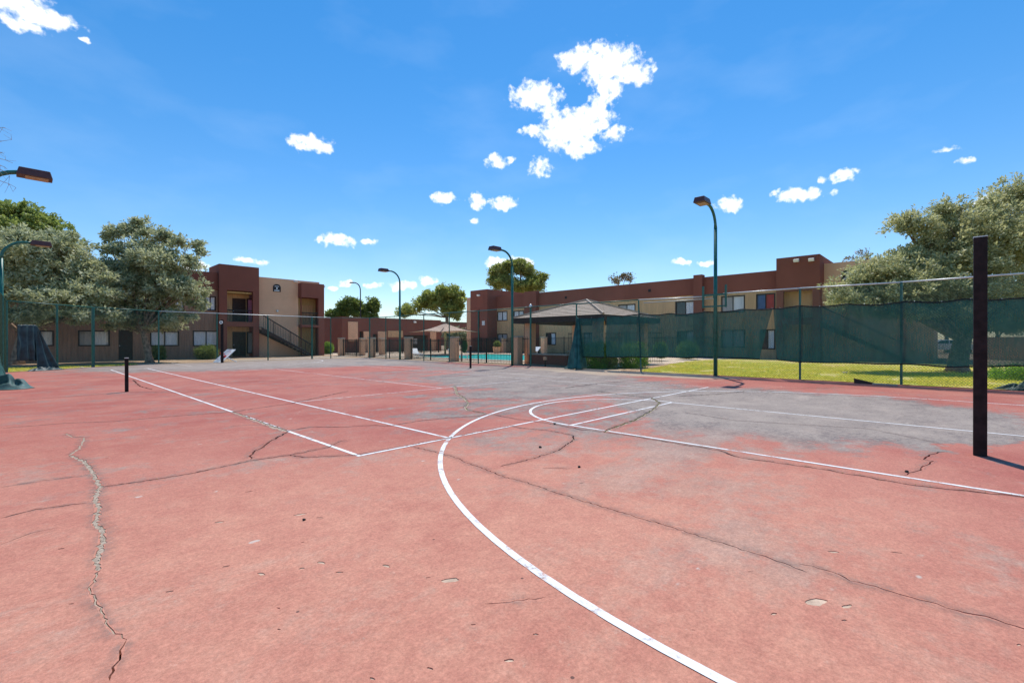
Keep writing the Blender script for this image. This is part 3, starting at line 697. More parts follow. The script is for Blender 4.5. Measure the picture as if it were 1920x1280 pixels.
    for yy in (37.32, 38.66):
        mb = MB(); mb.prism([(s0.x-.1,yy,z0-.12),(s0.x-.1,yy,z0-.48),(s1.x,yy,z1-.05),(s1.x+.25,yy,z1-.05)], (0,.05,0)); mb.build('stringer', M['dark_wood'], b)
    sl = (z1-z0)/(s1.x-s0.x); xe = s1.x-.15
    mb = MB(); mb.tube([(s0.x-.1,37.34,z0+.98),(xe,37.34,z0+.98+sl*(xe-s0.x+.1))], .05, 6); mb.build('handrail', M['dark_wood'], b)
    mb = MB()
    for k in range(30):
        x = s0.x+(xe-s0.x)*(k+.5)/30; zb = z0-.25+sl*(x-s0.x); w = .03 if k % 10 == 6 else .011; mb.box(x-w, x+w, 37.34-w, 37.34+w, zb, zb+1.2)
    mb.build('balusters', M['dark_wood'], b, kind='stuff')
    a, z = FT.px(519, 547); arch_sign(FT, b, a, z, .66, .68, -.035)
    for (u, v) in ((553,527),): a, z = FT.px(u, v); flood(b, FT.P(a, z, 0), (0,-1,0))
    a, z = F0.px(607,536); flood(b, (xr1, 38.6, z), (1,0,0))
    mb = MB(); a, z = FT.px(519.5,583); mb.tube([FT.P(a,z,0), FT.P(a,z,-.14)], [.12,.09], 10); mb.build('wall_lamp', M['steel'], b)
left_building()

# ------------------------------------------------------------------ long apartment building on the right
def right_building():
    X0 = 35.4; F = Fac('x', X0); FT = Fac('x', 34.5)
    b = empty('apartment_building', (40, 18, 0), 'long two storey tan apartment building with brown roof band behind the pool', 'building')
    y_far = F.px(885,600)[0]; yt0 = FT.px(1455.5,500)[0]; yt1 = FT.px(1537,500)[0]
    zb, zt = 5.08, 6.48
    W = []
    def wr(u0, v0, u1, v1): W.append(F.rect(u0, v0, u1, v1)); return W[-1]
    for r in ((933,584,951,601),(963.5,583,982,596),(1160,571,1191,586),(1267,565,1304,592),(1353,555,1396,585),(1418.5,551,1453,580)): wr(*r)
    lo = [F.rect(*r) for r in ((933,626,951,642),(1024,624,1042,646),(1095,624,1116,648),(1270,621,1304,649),(1353,619,1396,651),(1426,618,1453,654))]
    F.wall('wall', M['tan_siding'], b, yt1-.3, y_far, -.05, zb, W+lo)
    mb = MB(); F.box(mb, yt0-.02, y_far, zb, zt, -.1, .25); mb.build('parapet', M['brown'], b)
    cur = ['blind','blind',('greyblind','blind'),('glass','blind'),('greyblind','blind'),('bluec','redc')]
    for h, c in zip(W, cur): F.window(b, h, blind=c)
    for i, h in enumerate(lo): F.window(b, h, blind=('glass','blind') if i % 2 else 'greyblind')
    # brown pilasters
    for (u0, u1) in ((989,1011),(1305,1321)):
        a1, a0 = F.px(u0,600)[0], F.px(u1,600)[0]; mb = MB(); F.box(mb, a0, a1, -.05, zt+.18, -.55, .05); mb.build('pilaster', M['brown'], b)
    # far end block
    yb0, yb1 = F.px(931,600)[0]-1., Fac('x', 33.8).px(882,600)[0]; ye1 = Fac('x', 35.5).px(875,600)[0]
    mb = MB(); mb.box(33.8, 46, yb0+.9, yb1, 5.0, 7.25); mb.build('end_tower', M['brown'], b)
    for (q0, q1) in ((yb0+.92, yb0+2.2), (yb1-1.4, yb1-.02)): mb = MB(); mb.box(33.82, 36, q0, q1, -.05, 5.0); mb.build('tower_pier', M['brown'], b)
    mb = MB(); mb.box(35.5, 45.8, yb0+2.2, ye1, -.05, 6.7); mb.build('end_wall', M['tan'], b)
    mb = MB(); mb.box(33.84, 35.5, yb0+2.2, yb1-1.4, 2.5, 2.85); mb.build('balcony_floor', M['brown'], b)
    mb = MB()
    for k in range(14): y = yb0+2.3+k*(yb1-yb0-3.8)/14; mb.box(33.9,33.93,y,y+.03,2.85,3.9)
    mb.box(33.88,33.95,yb0+2.2,yb1-1.4,3.9,3.97); mb.build('balcony_railing', M['iron'], b, kind='stuff')
    mb = MB(); mb.box(33.77,33.79, yb0+1.3, yb0+1.75, 3.1, 3.6); mb.build('entry_sign', M['white'], b)
    flood(b, (33.8, yb1-1.6, 6.6), (-1,0,0))
    # near stair tower
    zt3 = 7.22
    op = FT.rect(1468,545,1523,600); op = (op[0], op[1], 2.9, op[3]); op2 = (op[0], op[1], 0, 2.45)
    FT.wall('tower_wall', M['brown'], b, yt1, yt0, -.05, zt3, [op, op2], 0, .3)
    mb = MB(); mb.box(34.501, 40, yt1, yt1+.05, -.05, zt3-.003); mb.box(34.501, 40, yt0-.05, yt0, -.05, zt3-.003); mb.box(34.8, 40, yt1+.05, yt0-.05, zt3-.12, zt3-.05); mb.build('tower_side', M['brown'], b)
    mb = MB(); mb.box(34.52, 36.2, yt1+.06, yt0-.06, 2.5, 2.88); mb.build('tower_floor', M['brown'], b)
    mb = MB(); mb.box(36.2, 36.25, yt1+.06, yt0-.06, 0, 5.6); mb.build('entry_wall', M['tan_siding'], b)
    FE = Fac('x', 36.14); m0 = (op[0]+op[1])/2
    FE.door(b, (m0-.75, m0+.35, 2.9, 5.0)); FE.window(b, (m0-1.25, m0-.85, 3.0, 5.0), -.03, ('blind',), 0); FE.door(b, (m0-.75, m0+.35, .02, 2.1))
    a, z = FT.px(1494, 489); flood(b, FT.P(a, z, 0), (-1,0,0)); a, z = FT.px(1522, 487.5); flood(b, FT.P(a, z, 0), (-1,0,0))
    # tan stair wall and right wing
    X2 = 36.0; F2 = Fac('x', X2)
    ye = F2.px(1752, 600)[0]
    F2.wall('stair_wall', M['tan'], b, ye, yt1+.04, -.05, 6.72, [])
    mb = MB(); mb.box(36.001, 45.8, ye, ye+.1, -.05, 6.715); mb.build('gable_wall', M['tan'], b)
    a, z = F2.px(1589, 526); arch_sign(F2, b, a, z, .72, .74, -.035)
    for (x, y) in ((X0+.26, 0),): mb = MB(); mb.box(X0+.66, 46, ye+.1, y_far, 6.2, 6.3); mb.build('roof', M['concrete'], b)
    mb = MB(); mb.box(45.8, 46, ye, y_far, -.05, 6.4); mb.build('back_wall', M['tan'], b)
    # stair flight in front of the tan wall
    ya, yb = yt1-.1, yt1-4.6
    for k in range(13):
        y = ya-(ya-yb)*k/13; zz = 2.7-2.65*(k+.4)/13; mb = MB(); mb.box(34.7, 35.9, y-(ya-yb)/13*.92, y, zz-.06, zz); mb.build('tread', M['concrete'], b)
    mb = MB(); mb.prism([(34.65,ya,2.6),(34.65,ya,2.2),(34.65,yb,-.05),(34.65,yb-.3,-.05)], (.05,0,0)); mb.build('stringer', M['dark_wood'], b)
    mb = MB(); mb.tube([(34.66,ya,3.6),(34.66,yb,1.0)], .045, 6); mb.build('handrail', M['dark_wood'], b)
    mb = MB()
    for k in range(5): a, z = F.px((998,1060,1155,1219,1262)[k], 560-k*3); 
    for u, v in ((1062,558),(1219,545)): a, z = F.px(u, v); F.box(mb, a-.12, a+.12, z-.12, z+.12, -.13, -.101)
    mb.build('roof_vent', M['iron'], b)
right_building()

# ------------------------------------------------------------------ pool house and far buildings
def pool_house():
    F = Fac('y', 44.5); x0 = F.px(641,600)[0]; x1 = F.px(827,600)[0]; zt = 4.05
    b = empty('pool_house', ((x0+x1)/2, 45, 0), 'low brown stucco pool house with tan panels behind the iron fence', 'building')
    dA = F.rect(674,621,680,664); dA = (dA[0], dA[1]+.1, 0, dA[3]); dB = F.rect(699,626,705,664); dB = (dB[0], dB[1]+.2, 0, dB[3]); dC = F.rect(757,628,803,664); dC = (dC[0], dC[1], 0, dC[3])
    F.wall('wall', M['brown'], b, x0, x1, -.05, zt, [dA, dB, dC], 0, .6)
    mb = MB(); mb.box(x0, x0+.1, 44.501, 54, -.05, zt-.003); mb.box(x1-.1, x1, 44.501, 54, -.05, zt-.003); mb.box(x0+.1, x1-.1, 53.8, 54, -.05, zt-.003); mb.box(x0+.1, x1-.1, 44.6, 53.8, zt-.3, zt-.2); mb.build('side_wall', M['brown'], b)
    for (u0,v0,u1,v1) in ((652,603,670,640),(681,621,693,664),(708,621,724,664)):
        h = F.rect(u0,v0,u1,v1); mb = MB(); F.box(mb, h[0], h[1], max(0,h[2]), h[3], -.12, -.003); mb.build('tan_panel', M['tan'], b)
    h = F.rect(727,620,755,632); mb = MB(); F.box(mb, h[0], h[1], h[2], h[3], -.05, -.003); mb.build('tan_panel', M['tan_siding'], b)
    h = F.rect(806,622,817,664); mb = MB(); F.box(mb, h[0], h[1], 0, h[3], -.1, -.003); mb.build('tan_panel', M['tan'], b)
    for d in (dA, dB): F.door(b, d, .55, 'dark_wood', False)
    mb = MB(); F.box(mb, dC[0], dC[1], 0, dC[3], .55, .6); mb.build('dark_opening', M['dark_wood'], b)
    for k in range(4):
        a = dC[0]+.2+k*.55; mb = MB(); F.box(mb, a, a+.45, .9, 1.6, .45, .5); mb.build('shutter', M['greyblind'], b)
    a, z = F.px(776.5, 604); flood(b, F.P(a, z, 0), (0,-1,0))
pool_house()
def far_block(name, axis_y, u0, u1, vtop, label, band=True, win=()):
    F = Fac('y', axis_y); x0, x1 = F.px(u0,600)[0], F.px(u1,600)[0]; zt = F.px((u0+u1)/2, vtop)[1]
    b = empty(name, ((x0+x1)/2, axis_y, 0), label, 'building')
    hs = [F.rect(*w) for w in win]
    F.wall('wall', M['brown'] if band else M['tan'], b, x0, x1, -.05, zt, hs)
    for h in hs: F.window(b, h, blind='blind', mull=2)
    mb = MB(); mb.box(x0, x0+.2, axis_y+.001, axis_y+9, -.05, zt-.003); mb.box(x1-.2, x1, axis_y+.001, axis_y+9, -.05, zt-.003); mb.box(x0+.2, x1-.2, axis_y+.2, axis_y+9, zt-.4, zt-.3); mb.build('side_wall', M['brown'], b)
    mb = MB(); F.box(mb, x0-.05, x1+.05, zt-.16, zt+.05, -.08, .05); mb.build('coping', M['dark_wood'], b)
    return b
far_block('far_building', 92, 560, 650, 598, 'distant dark brown apartment block with a bright window beside the stair building', True, [(613,612,632,621)])
far_block('far_building', 96, 800, 905, 604, 'distant low brown roofline seen between pool house and long building', True, [(850,640,862,648)])
def carport():
    F = Fac('y', 74); x0, x1 = F.px(596,600)[0], F.px(652,600)[0]
    b = empty('carport', ((x0+x1)/2, 76, 0), 'flat roofed carport with pale fascia in front of distant block', 'carport')
    z = F.px(625, 629)[1]; mb = MB(); mb.box(x0, x1, 74, 79, z-.25, z+.1); mb.build('roof', M['tan'], b)
    for k in range(5): x = x0+.3+(x1-x0-.6)*k/4; mb = MB(); mb.box(x-.08, x+.08, 74.3, 74.46, -.05, z-.25); mb.build('post', M['brown'], b)
    mb = MB(); mb.box(x0, x1, 78.8, 78.95, -.05, 1.6); mb.build('back_wall', M['brown'], b)
carport()

# ------------------------------------------------------------------ cars
def car(loc, rz, paint, label, name='parked_car'):
    r = empty(name, (0,0,0), label, 'car')
    prof = [(-2.2,.42),(-2.22,.75),(-2.05,.92),(-1.3,1.0),(-.75,1.38),(.55,1.42),(1.15,1.02),(2.0,.86),(2.2,.68),(2.2,.42)]
    mb = MB(); ring = []
    for y, s in ((-.86,.97),(-.8,1.0),(.8,1.0),(.86,.97)):
        ring.append([(x*s, y*(.84 if z > 1.1 else 1), z if abs(y) < .83 else z-.02) for x, z in prof])
    n = len(prof); vs = [p for q in ring for p in q]; fs = []
    for i in range(3):
        for j in range(n): fs.append((i*n+j, i*n+(j+1)%n, (i+1)*n+(j+1)%n, (i+1)*n+j))
    fs += [tuple(range(n)), tuple(range(3*n, 4*n))]
    mb.add(vs, fs); mb.build('body', paint, r, bevel=.04)
    for s in (-1, 1):
        for a in ([(-1.15,1.04),(-.72,1.33),(-.1,1.36),(-.1,1.04)], [(-.02,1.04),(-.02,1.36),(.5,1.36),(.95,1.04)]):
            mb = MB(); mb.poly([(x, s*(.872-.14*max(0,z-1.02)/.34), z) for x, z in a]); mb.build('side_window', M['glass'], r)
    mb = MB(); mb.poly([(.60,-.62,1.395),(.60,.62,1.395),(1.16,.74,1.045),(1.16,-.74,1.045)]); mb.build('windscreen', M['glass'], r)
    mb = MB(); mb.poly([(-.80,-.62,1.37),(-.80,.62,1.37),(-1.32,.74,1.03),(-1.32,-.74,1.03)]); mb.build('rear_window', M['glass'], r)
    for x in (-1.35, 1.35):
        for s in (-1, 1):
            mb = MB(); mb.tube([(x, s*.66, .32),(x, s*.88, .32)], .32, 18); w = mb.build('wheel', M['rubber'], r)
            mb = MB(); mb.tube([(x, s*.87, .32),(x, s*.895, .32)], .19, 14); mb.build('rim', M['chrome'], w)
    for s in (-1, 1):
        mb = MB(); mb.box(2.12, 2.215, s*.62-.14, s*.62+.14, .66, .78); mb.build('headlight', M['white'], r)
        mb = MB(); mb.box(-2.24, -2.15, s*.62-.14, s*.62+.14, .7, .84); mb.build('tail_light', M['redc'], r)
    r.location = loc; r.rotation_euler = (0,0,rz); return r
M['carwhite'] = m_plain('white_car_paint', (.75, .76, .78), .25, .03, 3, .5); M['cardark'] = m_plain('dark_car_paint', (.035, .035, .045), .25, .05, 3, .5); M['carred'] = m_plain('maroon_car_paint', (.28, .03, .03), .25, .05, 3, .5)
p = on_z(1775, 662); car((p.x, p.y, -.05), R_(100), M['carwhite'], 'white saloon car behind the tree trunk, seen through the right windscreen')
p = on_z(1850, 661); car((p.x+1.5, p.y-1.5, -.05), R_(95), M['carwhite'], 'white saloon car right of the near steel post, seen through the mesh')
F = on_y(628, 655, 70); car((F.x, 70, -.05), R_(80), M['cardark'], 'black car parked near the carport beyond the clipped bush')
F = on_y(620, 655, 72); car((F.x-1.2, 73, -.05), R_(80), M['carred'], 'maroon car parked further left near the carport')

# ------------------------------------------------------------------ block wall far right
def block_wall():
    a = on_z(1842, 672); bq = on_z(1990, 678); b = empty('block_wall', (a.x, a.y, 0), 'pale block wall beyond the lawn at the right edge', 'wall')
    d = (bq-a); L = Vector((d.x, d.y, 0)).length; t = Vector((d.x, d.y, 0))/L; n = Vector((-t.y, t.x, 0))
    me = None; nx = int(L/.4)
    for j in range(8):
        for i in range(nx):
            c = a+t*((i+.5+(.5 if j % 2 else 0))*.4)+Vector((0,0,-.05+.1+j*.2)); 
            if me is None:
                mb = MB(); mb.obox((0,0,0), t*.193, n*.1, Vector((0,0,.094))); o = mb.build('block', M['tan'], None); me = o.data
            else: o = bpy.data.objects.new('block', me); col.objects.link(o)
            o.parent = b; o.location = Vector((c.x, c.y, c.z))-Vector(b.location)
    mb = MB(); mb.obox((a+t*L/2)+Vector((0,0,.75)), t*(L/2), n*.075, Vector((0,0,.80))); mb.build('mortar', M['concrete'], b)
block_wall()

# ------------------------------------------------------------------ ramada
def ramada():
    bx, by, L, ze, za = 17.3, 7.6, 6.3, 2.66, 3.74
    b = empty('picnic_ramada', (bx+L/2, by+L/2, 0), 'open picnic ramada with grey shingled hip roof on tan pillars', 'pavilion')
    c = [(bx,by),(bx+L,by),(bx+L,by+L),(bx,by+L)]; ap = Vector((bx+L/2, by+L/2, za))
    def m_shingle():
        t = NT('asphalt_shingle'); sx = t.n('ShaderNodeSeparateXYZ'); t.L.new(t.g.outputs['Position'], sx.inputs[0])
        crs = t.math('FRACT', t.math('MULTIPLY', sx.outputs[2], 20)); f = t.noise(4, 5, .7); g = t.noise(30, 3)
        cc = t.mix(t.ramp(f, .3, .7), (.50, .38, .27), (.66, .51, .38)); cc = t.mix(t.ramp(g, .4, .7, 0, .5), cc, (.28, .22, .18)); cc = t.mix(t.ramp(crs, .0, .22, .55, 0), cc, (.12, .10, .09))
        t.bump(crs, .8, .03); return t.done(cc, .75, .35)
    M['shingle'] = m_shingle()
    n = 11
    for k in range(4):
        p, q = Vector((*c[k], ze)), Vector((*c[(k+1) % 4], ze)); mb = MB(); nn = ((q-p).cross(ap-p)).normalized()
        if nn.z < 0: nn = -nn
        for j in range(n):     # overlapping shingle courses
            f0, f1 = j/n, (j+1.18)/n; f1 = min(f1, .995)
            A, B, C_, D = p.lerp(ap, f0), q.lerp(ap, f0), q.lerp(ap, f1), p.lerp(ap, f1)
            mb.add([A+nn*.035, B+nn*.035, C_+nn*.006, D+nn*.006, A, B], [(0,1,2,3),(4,5,1,0)])
        rf = mb.build('roof_slope', M['shingle'], b, fixn=False)
        mb = MB(); mb.tube([p+nn*.03+Vector((0,0,.02)), ap+Vector((0,0,.05))], .07, 6); mb.build('hip_cap', M['shingle'], rf)
    mb = MB()
    for (x0,x1,y0,y1) in ((bx-.02,bx+.03,by,by+L),(bx+L-.03,bx+L+.02,by,by+L),(bx+.03,bx+L-.03,by-.02,by+.03),(bx+.03,bx+L-.03,by+L-.03,by+L+.02)): mb.box(x0,x1,y0,y1,ze-.3,ze+.0)
    mb.build('fascia', M['dark_wood'], b)
    mb = MB(); mb.box(bx+.04,bx+L-.04,by+.04,by+L-.04,ze-.1,ze-.06); mb.build('ceiling', M['dark_wood'], b)
    for k in range(5): mb = MB(); y = by+.6+k*(L-1.2)/4; mb.box(bx+.04,bx+L-.04,y-.07,y+.07,ze-.28,ze-.1); mb.build('beam', M['dark_wood'], b)
    for (x,y) in ((bx+.75,by+.75),(bx+L-.75,by+.75),(bx+L-.75,by+L-.75),(bx+.75,by+L-.75)):
        mb = MB(); mb.box(x-.24,x+.24,y-.24,y+.24,-.05,ze-.28); mb.build('pillar', M['tan'], b, bevel=.02)
ramada()
def box_thing(name, label, cat, parts, group=None):
    c = parts[0][1]; b = empty(name, ((c[0]+c[1])/2, (c[2]+c[3])/2, c[4]), label, cat, group)
    for nm, bb, mt in parts: MB().box(*bb).build(nm, M[mt], b, bevel=.012)
    return b
a = on_z(1003, 684); 
box_thing('planter_wall', 'low brown stucco counter wall under the ramada roof', 'wall', [('wall',(17.6,18.0,10.1,12.9,-.05,.52),'brown'),('cap',(17.55,18.05,10.05,12.95,.522,.6),'concrete')])
box_thing('picnic_table', 'grey concrete picnic table in the shade of the ramada', 'table', [('top',(19.4,20.2,9.4,11.4,.68,.76),'concrete'),('leg',(19.6,20.0,9.7,9.85,-.02,.68),'concrete'),('leg',(19.6,20.0,10.95,11.1,-.02,.68),'concrete'),('bench',(18.85,19.15,9.5,11.3,.38,.45),'concrete'),('bench',(20.45,20.75,9.5,11.3,.38,.45),'concrete'),('bench_leg',(18.9,19.1,9.8,9.95,-.02,.38),'concrete'),('bench_leg',(18.9,19.1,10.9,11.05,-.02,.38),'concrete'),('bench_leg',(20.5,20.7,9.8,9.95,-.02,.38),'concrete'),('bench_leg',(20.5,20.7,10.9,11.05,-.02,.38),'concrete')])
box_thing('path_light', 'short bollard light standing before the brown counter wall', 'light', [('stake',(16.55,16.61,10.75,10.81,-.05,.3),'dark_wood'),('head',(16.5,16.66,10.7,10.86,.3,.48),'tan')])

# ------------------------------------------------------------------ pool fence and pillars
PX = 17.2
pf = empty('pool_fence', (PX, 20, 0), 'black iron picket fence along the near edge of the pool deck', 'fence')
def pickets(parent, a, b, h=1.5, gap=.13, z=-.03, name='pickets'):
    a, b = Vector((*a, z)), Vector((*b, z)); L = (b-a).length; t = (b-a)/L; n = Vector((-t.y, t.x, 0)); mb = MB()
    for k in range(int(L/gap)+1):
        p = a+t*(k*gap); mb.obox(p+Vector((0,0,h/2)), t*.008, n*.008, Vector((0,0,h/2)))
    mb.build(name, M['iron'], parent, kind='stuff')
    for zz in (.12, h-.12): mb = MB(); mb.obox((a+b)/2+Vector((0,0,zz)), t*L/2, n*.016, Vector((0,0,.018))); mb.build('rail', M['iron'], parent)
    k = 2.4; i = 1
    while i*k < L: p = a+t*(i*k); mb = MB(); mb.obox(p+Vector((0,0,h/2)), t*.03, n*.03, Vector((0,0,h/2+.03))); mb.build('post', M['iron'], parent); i += 1
def pillar(x, y, w, h, label, grp=None):
    b = empty('stucco_pillar', (x, y, 0), label, 'pillar', grp)
    MB().box(x-w,x+w,y-w,y+w,-.05,h).build('shaft', M['tan'], b, bevel=.015); MB().box(x-w-.03,x+w+.03,y-w-.03,y+w+.03,h+.001,h+.1).build('cap', M['concrete'], b, bevel=.01)
yy = {}
for u, lab in ((970,'tan stucco pillar beside the gate, next to the middle lamp post'),(852,'tan stucco pillar in front of the pool, left of the thin net post'),(766,'tan stucco pillar right of the lamp post before the pool house'),(697,'tan stucco pillar just left of the lamp post, behind the fence corner post'),(640,'leftmost tan stucco pillar, near the clipped bush')):
    y = on_x(u, 650, PX).y; yy[u] = y; pillar(PX, y, .23, 1.52, lab)
p2 = (18.4, 33.9); p4 = (20.6, 34.2)
pillar(*p2, .2, 1.5, 'slim tan pillar of the pool entry gate, left one'); pillar(*p4, .22, 1.5, 'tan pillar of the pool entry behind the fence, right one')
p8 = on_z(945, 661); p9 = on_z(1020, 663); pillar(p8.x, p8.y, .22, 1.5, 'tan pillar on the far pool side, between lamp post and planter'); pillar(p9.x, p9.y, .24, 1.6, 'tan pillar of the far fence seen under the ramada roof')
ks = sorted(yy.values())
for a, b in zip(ks[:-1], ks[1:]): pickets(pf, (PX, a+.25), (PX, b-.25))
pickets(pf, (PX, 12.9+.1), (PX, ks[0]-.9), 1.6)
pf2 = empty('pool_fence', (33.8, 22, 0), 'black iron picket fence along the far side of the pool', 'fence'); pickets(pf2, (33.6, 8), (33.6, 36), 1.7, .12)
pf3 = empty('pool_fence', (24, 37, 0), 'black iron picket fence before the pool house wall', 'fence'); pickets(pf3, (17.6, 37.2), (30, 37.2), 1.5, .12); pickets(pf3, (PX+.3, ks[-1]+.1), (18.2, 34.0), 1.5, .12)
pf4 = empty('pool_gate', (23.6, 12, 0), 'tall black iron fence panel behind the ramada pillars', 'fence'); pickets(pf4, (23.8, 7.6), (23.8, 14.6), 1.95, .12)

# ------------------------------------------------------------------ pool side things
def shade():
    c = on_z(838, 663); c = Vector((c.x-1.0, c.y-1.0, 0)); b = empty('shade_umbrella', c, 'large beige fabric shade umbrella on a cream post by the pool', 'umbrella')
    s, ze, za = 2.55, 2.15, 3.05
    M['canvas'] = m_plain('beige_canvas', (.55, .38, .27), .85, .06)
    ap = Vector((c.x, c.y, za)); cs = [Vector((c.x+i*s, c.y+j*s, ze)) for i, j in ((-1,-1),(1,-1),(1,1),(-1,1))]
    mb = MB()
    for k in range(4):
        p, q = cs[k], cs[(k+1) % 4]
        def fn(a, t, p=p, q=q):
            e = p.lerp(q, a); x = e.lerp(ap, t); x.z += -.16*math.sin(math.pi*t)*(1-.0*a) + (.16*math.sin(math.pi*a))*(1-t)*.8; return x
        mb.grid(fn, 10, 8)
    o = mb.build('canopy', M['canvas'], b, smooth=True); sm = o.modifiers.new('thick', 'SOLIDIFY'); sm.thickness = .015
    mb = MB(); mb.tube([(c.x,c.y,-.02),(c.x,c.y,za-.05)], .11, 12); mb.build('post', m_plain('cream_post', (.62,.45,.22), .6), b)
    for q in cs: mb = MB(); mb.tube([(c.x,c.y,za-.25), q+Vector((0,0,-.03))], .035, 6); mb.build('rib', M['iron'], b)
shade()
def lounger(x, y, rz, label):
    b = empty('sun_lounger', (0,0,0), label, 'lounger', 'loungers on the pool deck')
    MB().box(-.9,.35,-.3,.3,.3,.36).build('seat', M['white'], b); mb = MB(); mb.obox((.62,0,.52), (.28,0,.2), (0,.3,0), (-.02,0,.03)); mb.build('backrest', M['white'], b)
    for i in (-.75,.3):
        for j in (-.26,.26): MB().box(i-.025,i+.025,j-.025,j+.025,-.0,.3).build('leg', M['white'], b)
    b.location = (x, y, -.025); b.rotation_euler = (0,0,rz)
lounger(18.6, 25.6, 1.3, 'white sun lounger between the pillars, nearest the pool house'); lounger(19.0, 21.0, 1.5, 'white sun lounger on the deck behind the net post')
lounger(30.8, 24, 0.1, 'white sun lounger on the far deck beyond the pool')
def pot(x, y, label):
    b = empty('planter_pot', (x, y, 0), label, 'planter'); mb = MB(); mb.tube([(x,y,-.02),(x,y,.1),(x,y,.62),(x,y,.66),(x,y,.6)], [.34,.38,.5,.52,.44], 14); mb.build('bowl', M['tan'], b, smooth=False)
    return b

# ------------------------------------------------------------------ foliage
def foliage(parent, name, mat, lobes, clumps, per, leaf, seed, aspect=.22, spread=.30, droop=.25, kind=None, sub=19):
    rg = np.random.default_rng(seed); C = []; O = []; S = []
    vol = np.array([l[1][0]*l[1][1]*l[1][2] for l in lobes])**(2/3); cnt = np.maximum(3, (clumps*vol/vol.sum()).astype(int))
    for (c, r), k in zip(lobes, cnt):
        ns = max(3, int(k/sub)); d = rg.normal(size=(ns,3)); d /= np.linalg.norm(d, axis=1)[:,None]
        d[:,2] = np.where(d[:,2] < -.55, -d[:,2]*.5, d[:,2])
        sc = np.array(c)+d*np.array(r)*rg.uniform(.45, .92, ns)[:,None]; sr = rg.uniform(.24, .46, ns)
        j = rg.integers(0, ns, k); e = rg.normal(size=(k,3)); e /= np.linalg.norm(e, axis=1)[:,None]; e[:,2] = np.where(rg.random(k) < .45, np.abs(e[:,2]), e[:,2])
        C.append(sc[j]+e*np.array(r)*(sr[j]*rg.uniform(.5,1.08,k))[:,None]); O.append(.45*d[j]+.75*e); S.append(np.full(k, spread*min(1.2, max(.4, min(r)/1.5))))
    for (c, r), k in zip(lobes, cnt):
        q = max(2, int(k*.16)); d = rg.normal(size=(q,3)); d[:,2] = np.abs(d[:,2])*rg.choice([1,1,.4], q); d /= np.linalg.norm(d, axis=1)[:,None]
        a = np.repeat(rg.uniform(1.0, 1.32, q), 2); a[1::2] -= .12; d = np.repeat(d, 2, 0)
        C.append(np.array(c)+d*np.array(r)*a[:,None]); O.append(d); S.append(np.full(2*q, spread*.62))
    C = np.concatenate(C); O = np.concatenate(O); S = np.concatenate(S); k = len(C)
    S = S*rg.uniform(.6, 1.35, k)
    idx = np.repeat(np.arange(k), per); n = len(idx)
    off = rg.normal(size=(n,3))*S[idx][:,None]*.55*np.array([1,1,.85])
    P = C[idx]+off
    D = rg.normal(size=(n,3))*.6+O[idx]*.55+off/(np.linalg.norm(off,axis=1)[:,None]+1e-6)*.6; D[:,2] -= droop*rg.random(n)
    D /= np.linalg.norm(D, axis=1)[:,None]; ln = leaf*rg.uniform(.6, 1.35, n)
    W = np.cross(D, rg.normal(size=(n,3))*.55+O[idx]*.9+np.array([0,0,.35])); W /= np.linalg.norm(W, axis=1)[:,None]+1e-9
    o = leafmesh(name, P, D*ln[:,None], W*(ln*aspect)[:,None], None, mat, parent, kind)
    return o, C
def curve_pts(a, b, bend, n, rnd):
    a, b = Vector(a), Vector(b); out = []
    j = Vector((rnd.uniform(-1,1), rnd.uniform(-1,1), rnd.uniform(-.3,.3)))*bend
    for i in range(n+1):
        t = i/n; p = a.lerp(b, t)+j*math.sin(math.pi*t)+Vector((0,0,bend*.5*math.sin(math.pi*t))); 
        if 0 < i < n: p += Vector((rnd.uniform(-1,1), rnd.uniform(-1,1), rnd.uniform(-1,1)))*bend*.12
        out.append(p)
    return out
def px_lobes(ls, d, dep=None):
    out = []
    for l in ls:
        u, v, ru, rv = l[:4]; dd = d+(l[4] if len(l) > 4 else 0); p = at_d(u, v, dd); a = ru/FPX*dd; b = rv/FPX*dd
        out.append(((p.x, p.y, p.z), (a, a*.95, b)))
    return out
def tree(name, label, base, fork_h, trunk_r, lobes, mat, clumps, per, leaf, seed, lean=(0,0), group=None, cat='tree', forks=None, **kw):
    rnd = random.Random(seed); b = empty(name, (base[0], base[1], -.05), label, cat, group)
    fork = Vector((base[0]+lean[0], base[1]+lean[1], fork_h)); mb = MB()
    tp = curve_pts((base[0],base[1],-.1), fork, .12*fork_h/2, 6, rnd)
    mb.tube(tp, [trunk_r*1.45]+[trunk_r*(1.12-.30*i/6) for i in range(1,7)], 12)
    for (c, r) in lobes:
        c = Vector(c); pts = curve_pts(fork-Vector((0,0,.2)), c, .25*min(2,(c-fork).length/3), 6, rnd); k = trunk_r*.40
        mb.tube(pts, [k*(1-.8*i/6) for i in range(7)], 6)
        for q in range(5):
            d = Vector((rnd.gauss(0,1), rnd.gauss(0,1), rnd.gauss(.3,.8))).normalized(); e = c+Vector((d.x*r[0], d.y*r[1], d.z*r[2]))*.85
            mb.tube(curve_pts(pts[rnd.choice((4,5,6))], e, .12, 4, rnd), [k*.22,k*.18,k*.13,k*.09,k*.04], 4)
    mb.build('trunk', M['bark'], b, smooth=True)
    foliage(b, 'crown', mat, lobes, clumps, per, leaf, seed, **kw)
    return b
M['olive'] = m_leaf('olive_leaf', (.13, .16, .07), (.68, .68, .44), (.64, .60, .34), .42, (.70, .72, .34))
M['olive2'] = m_leaf('olive_leaf_green', (.14, .16, .05), (.72, .69, .38), (.74, .66, .34), .44, (.72, .70, .30))
M['ygreen'] = m_leaf('yellow_green_leaf', (.15, .20, .05), (.42, .46, .13), None, .42)
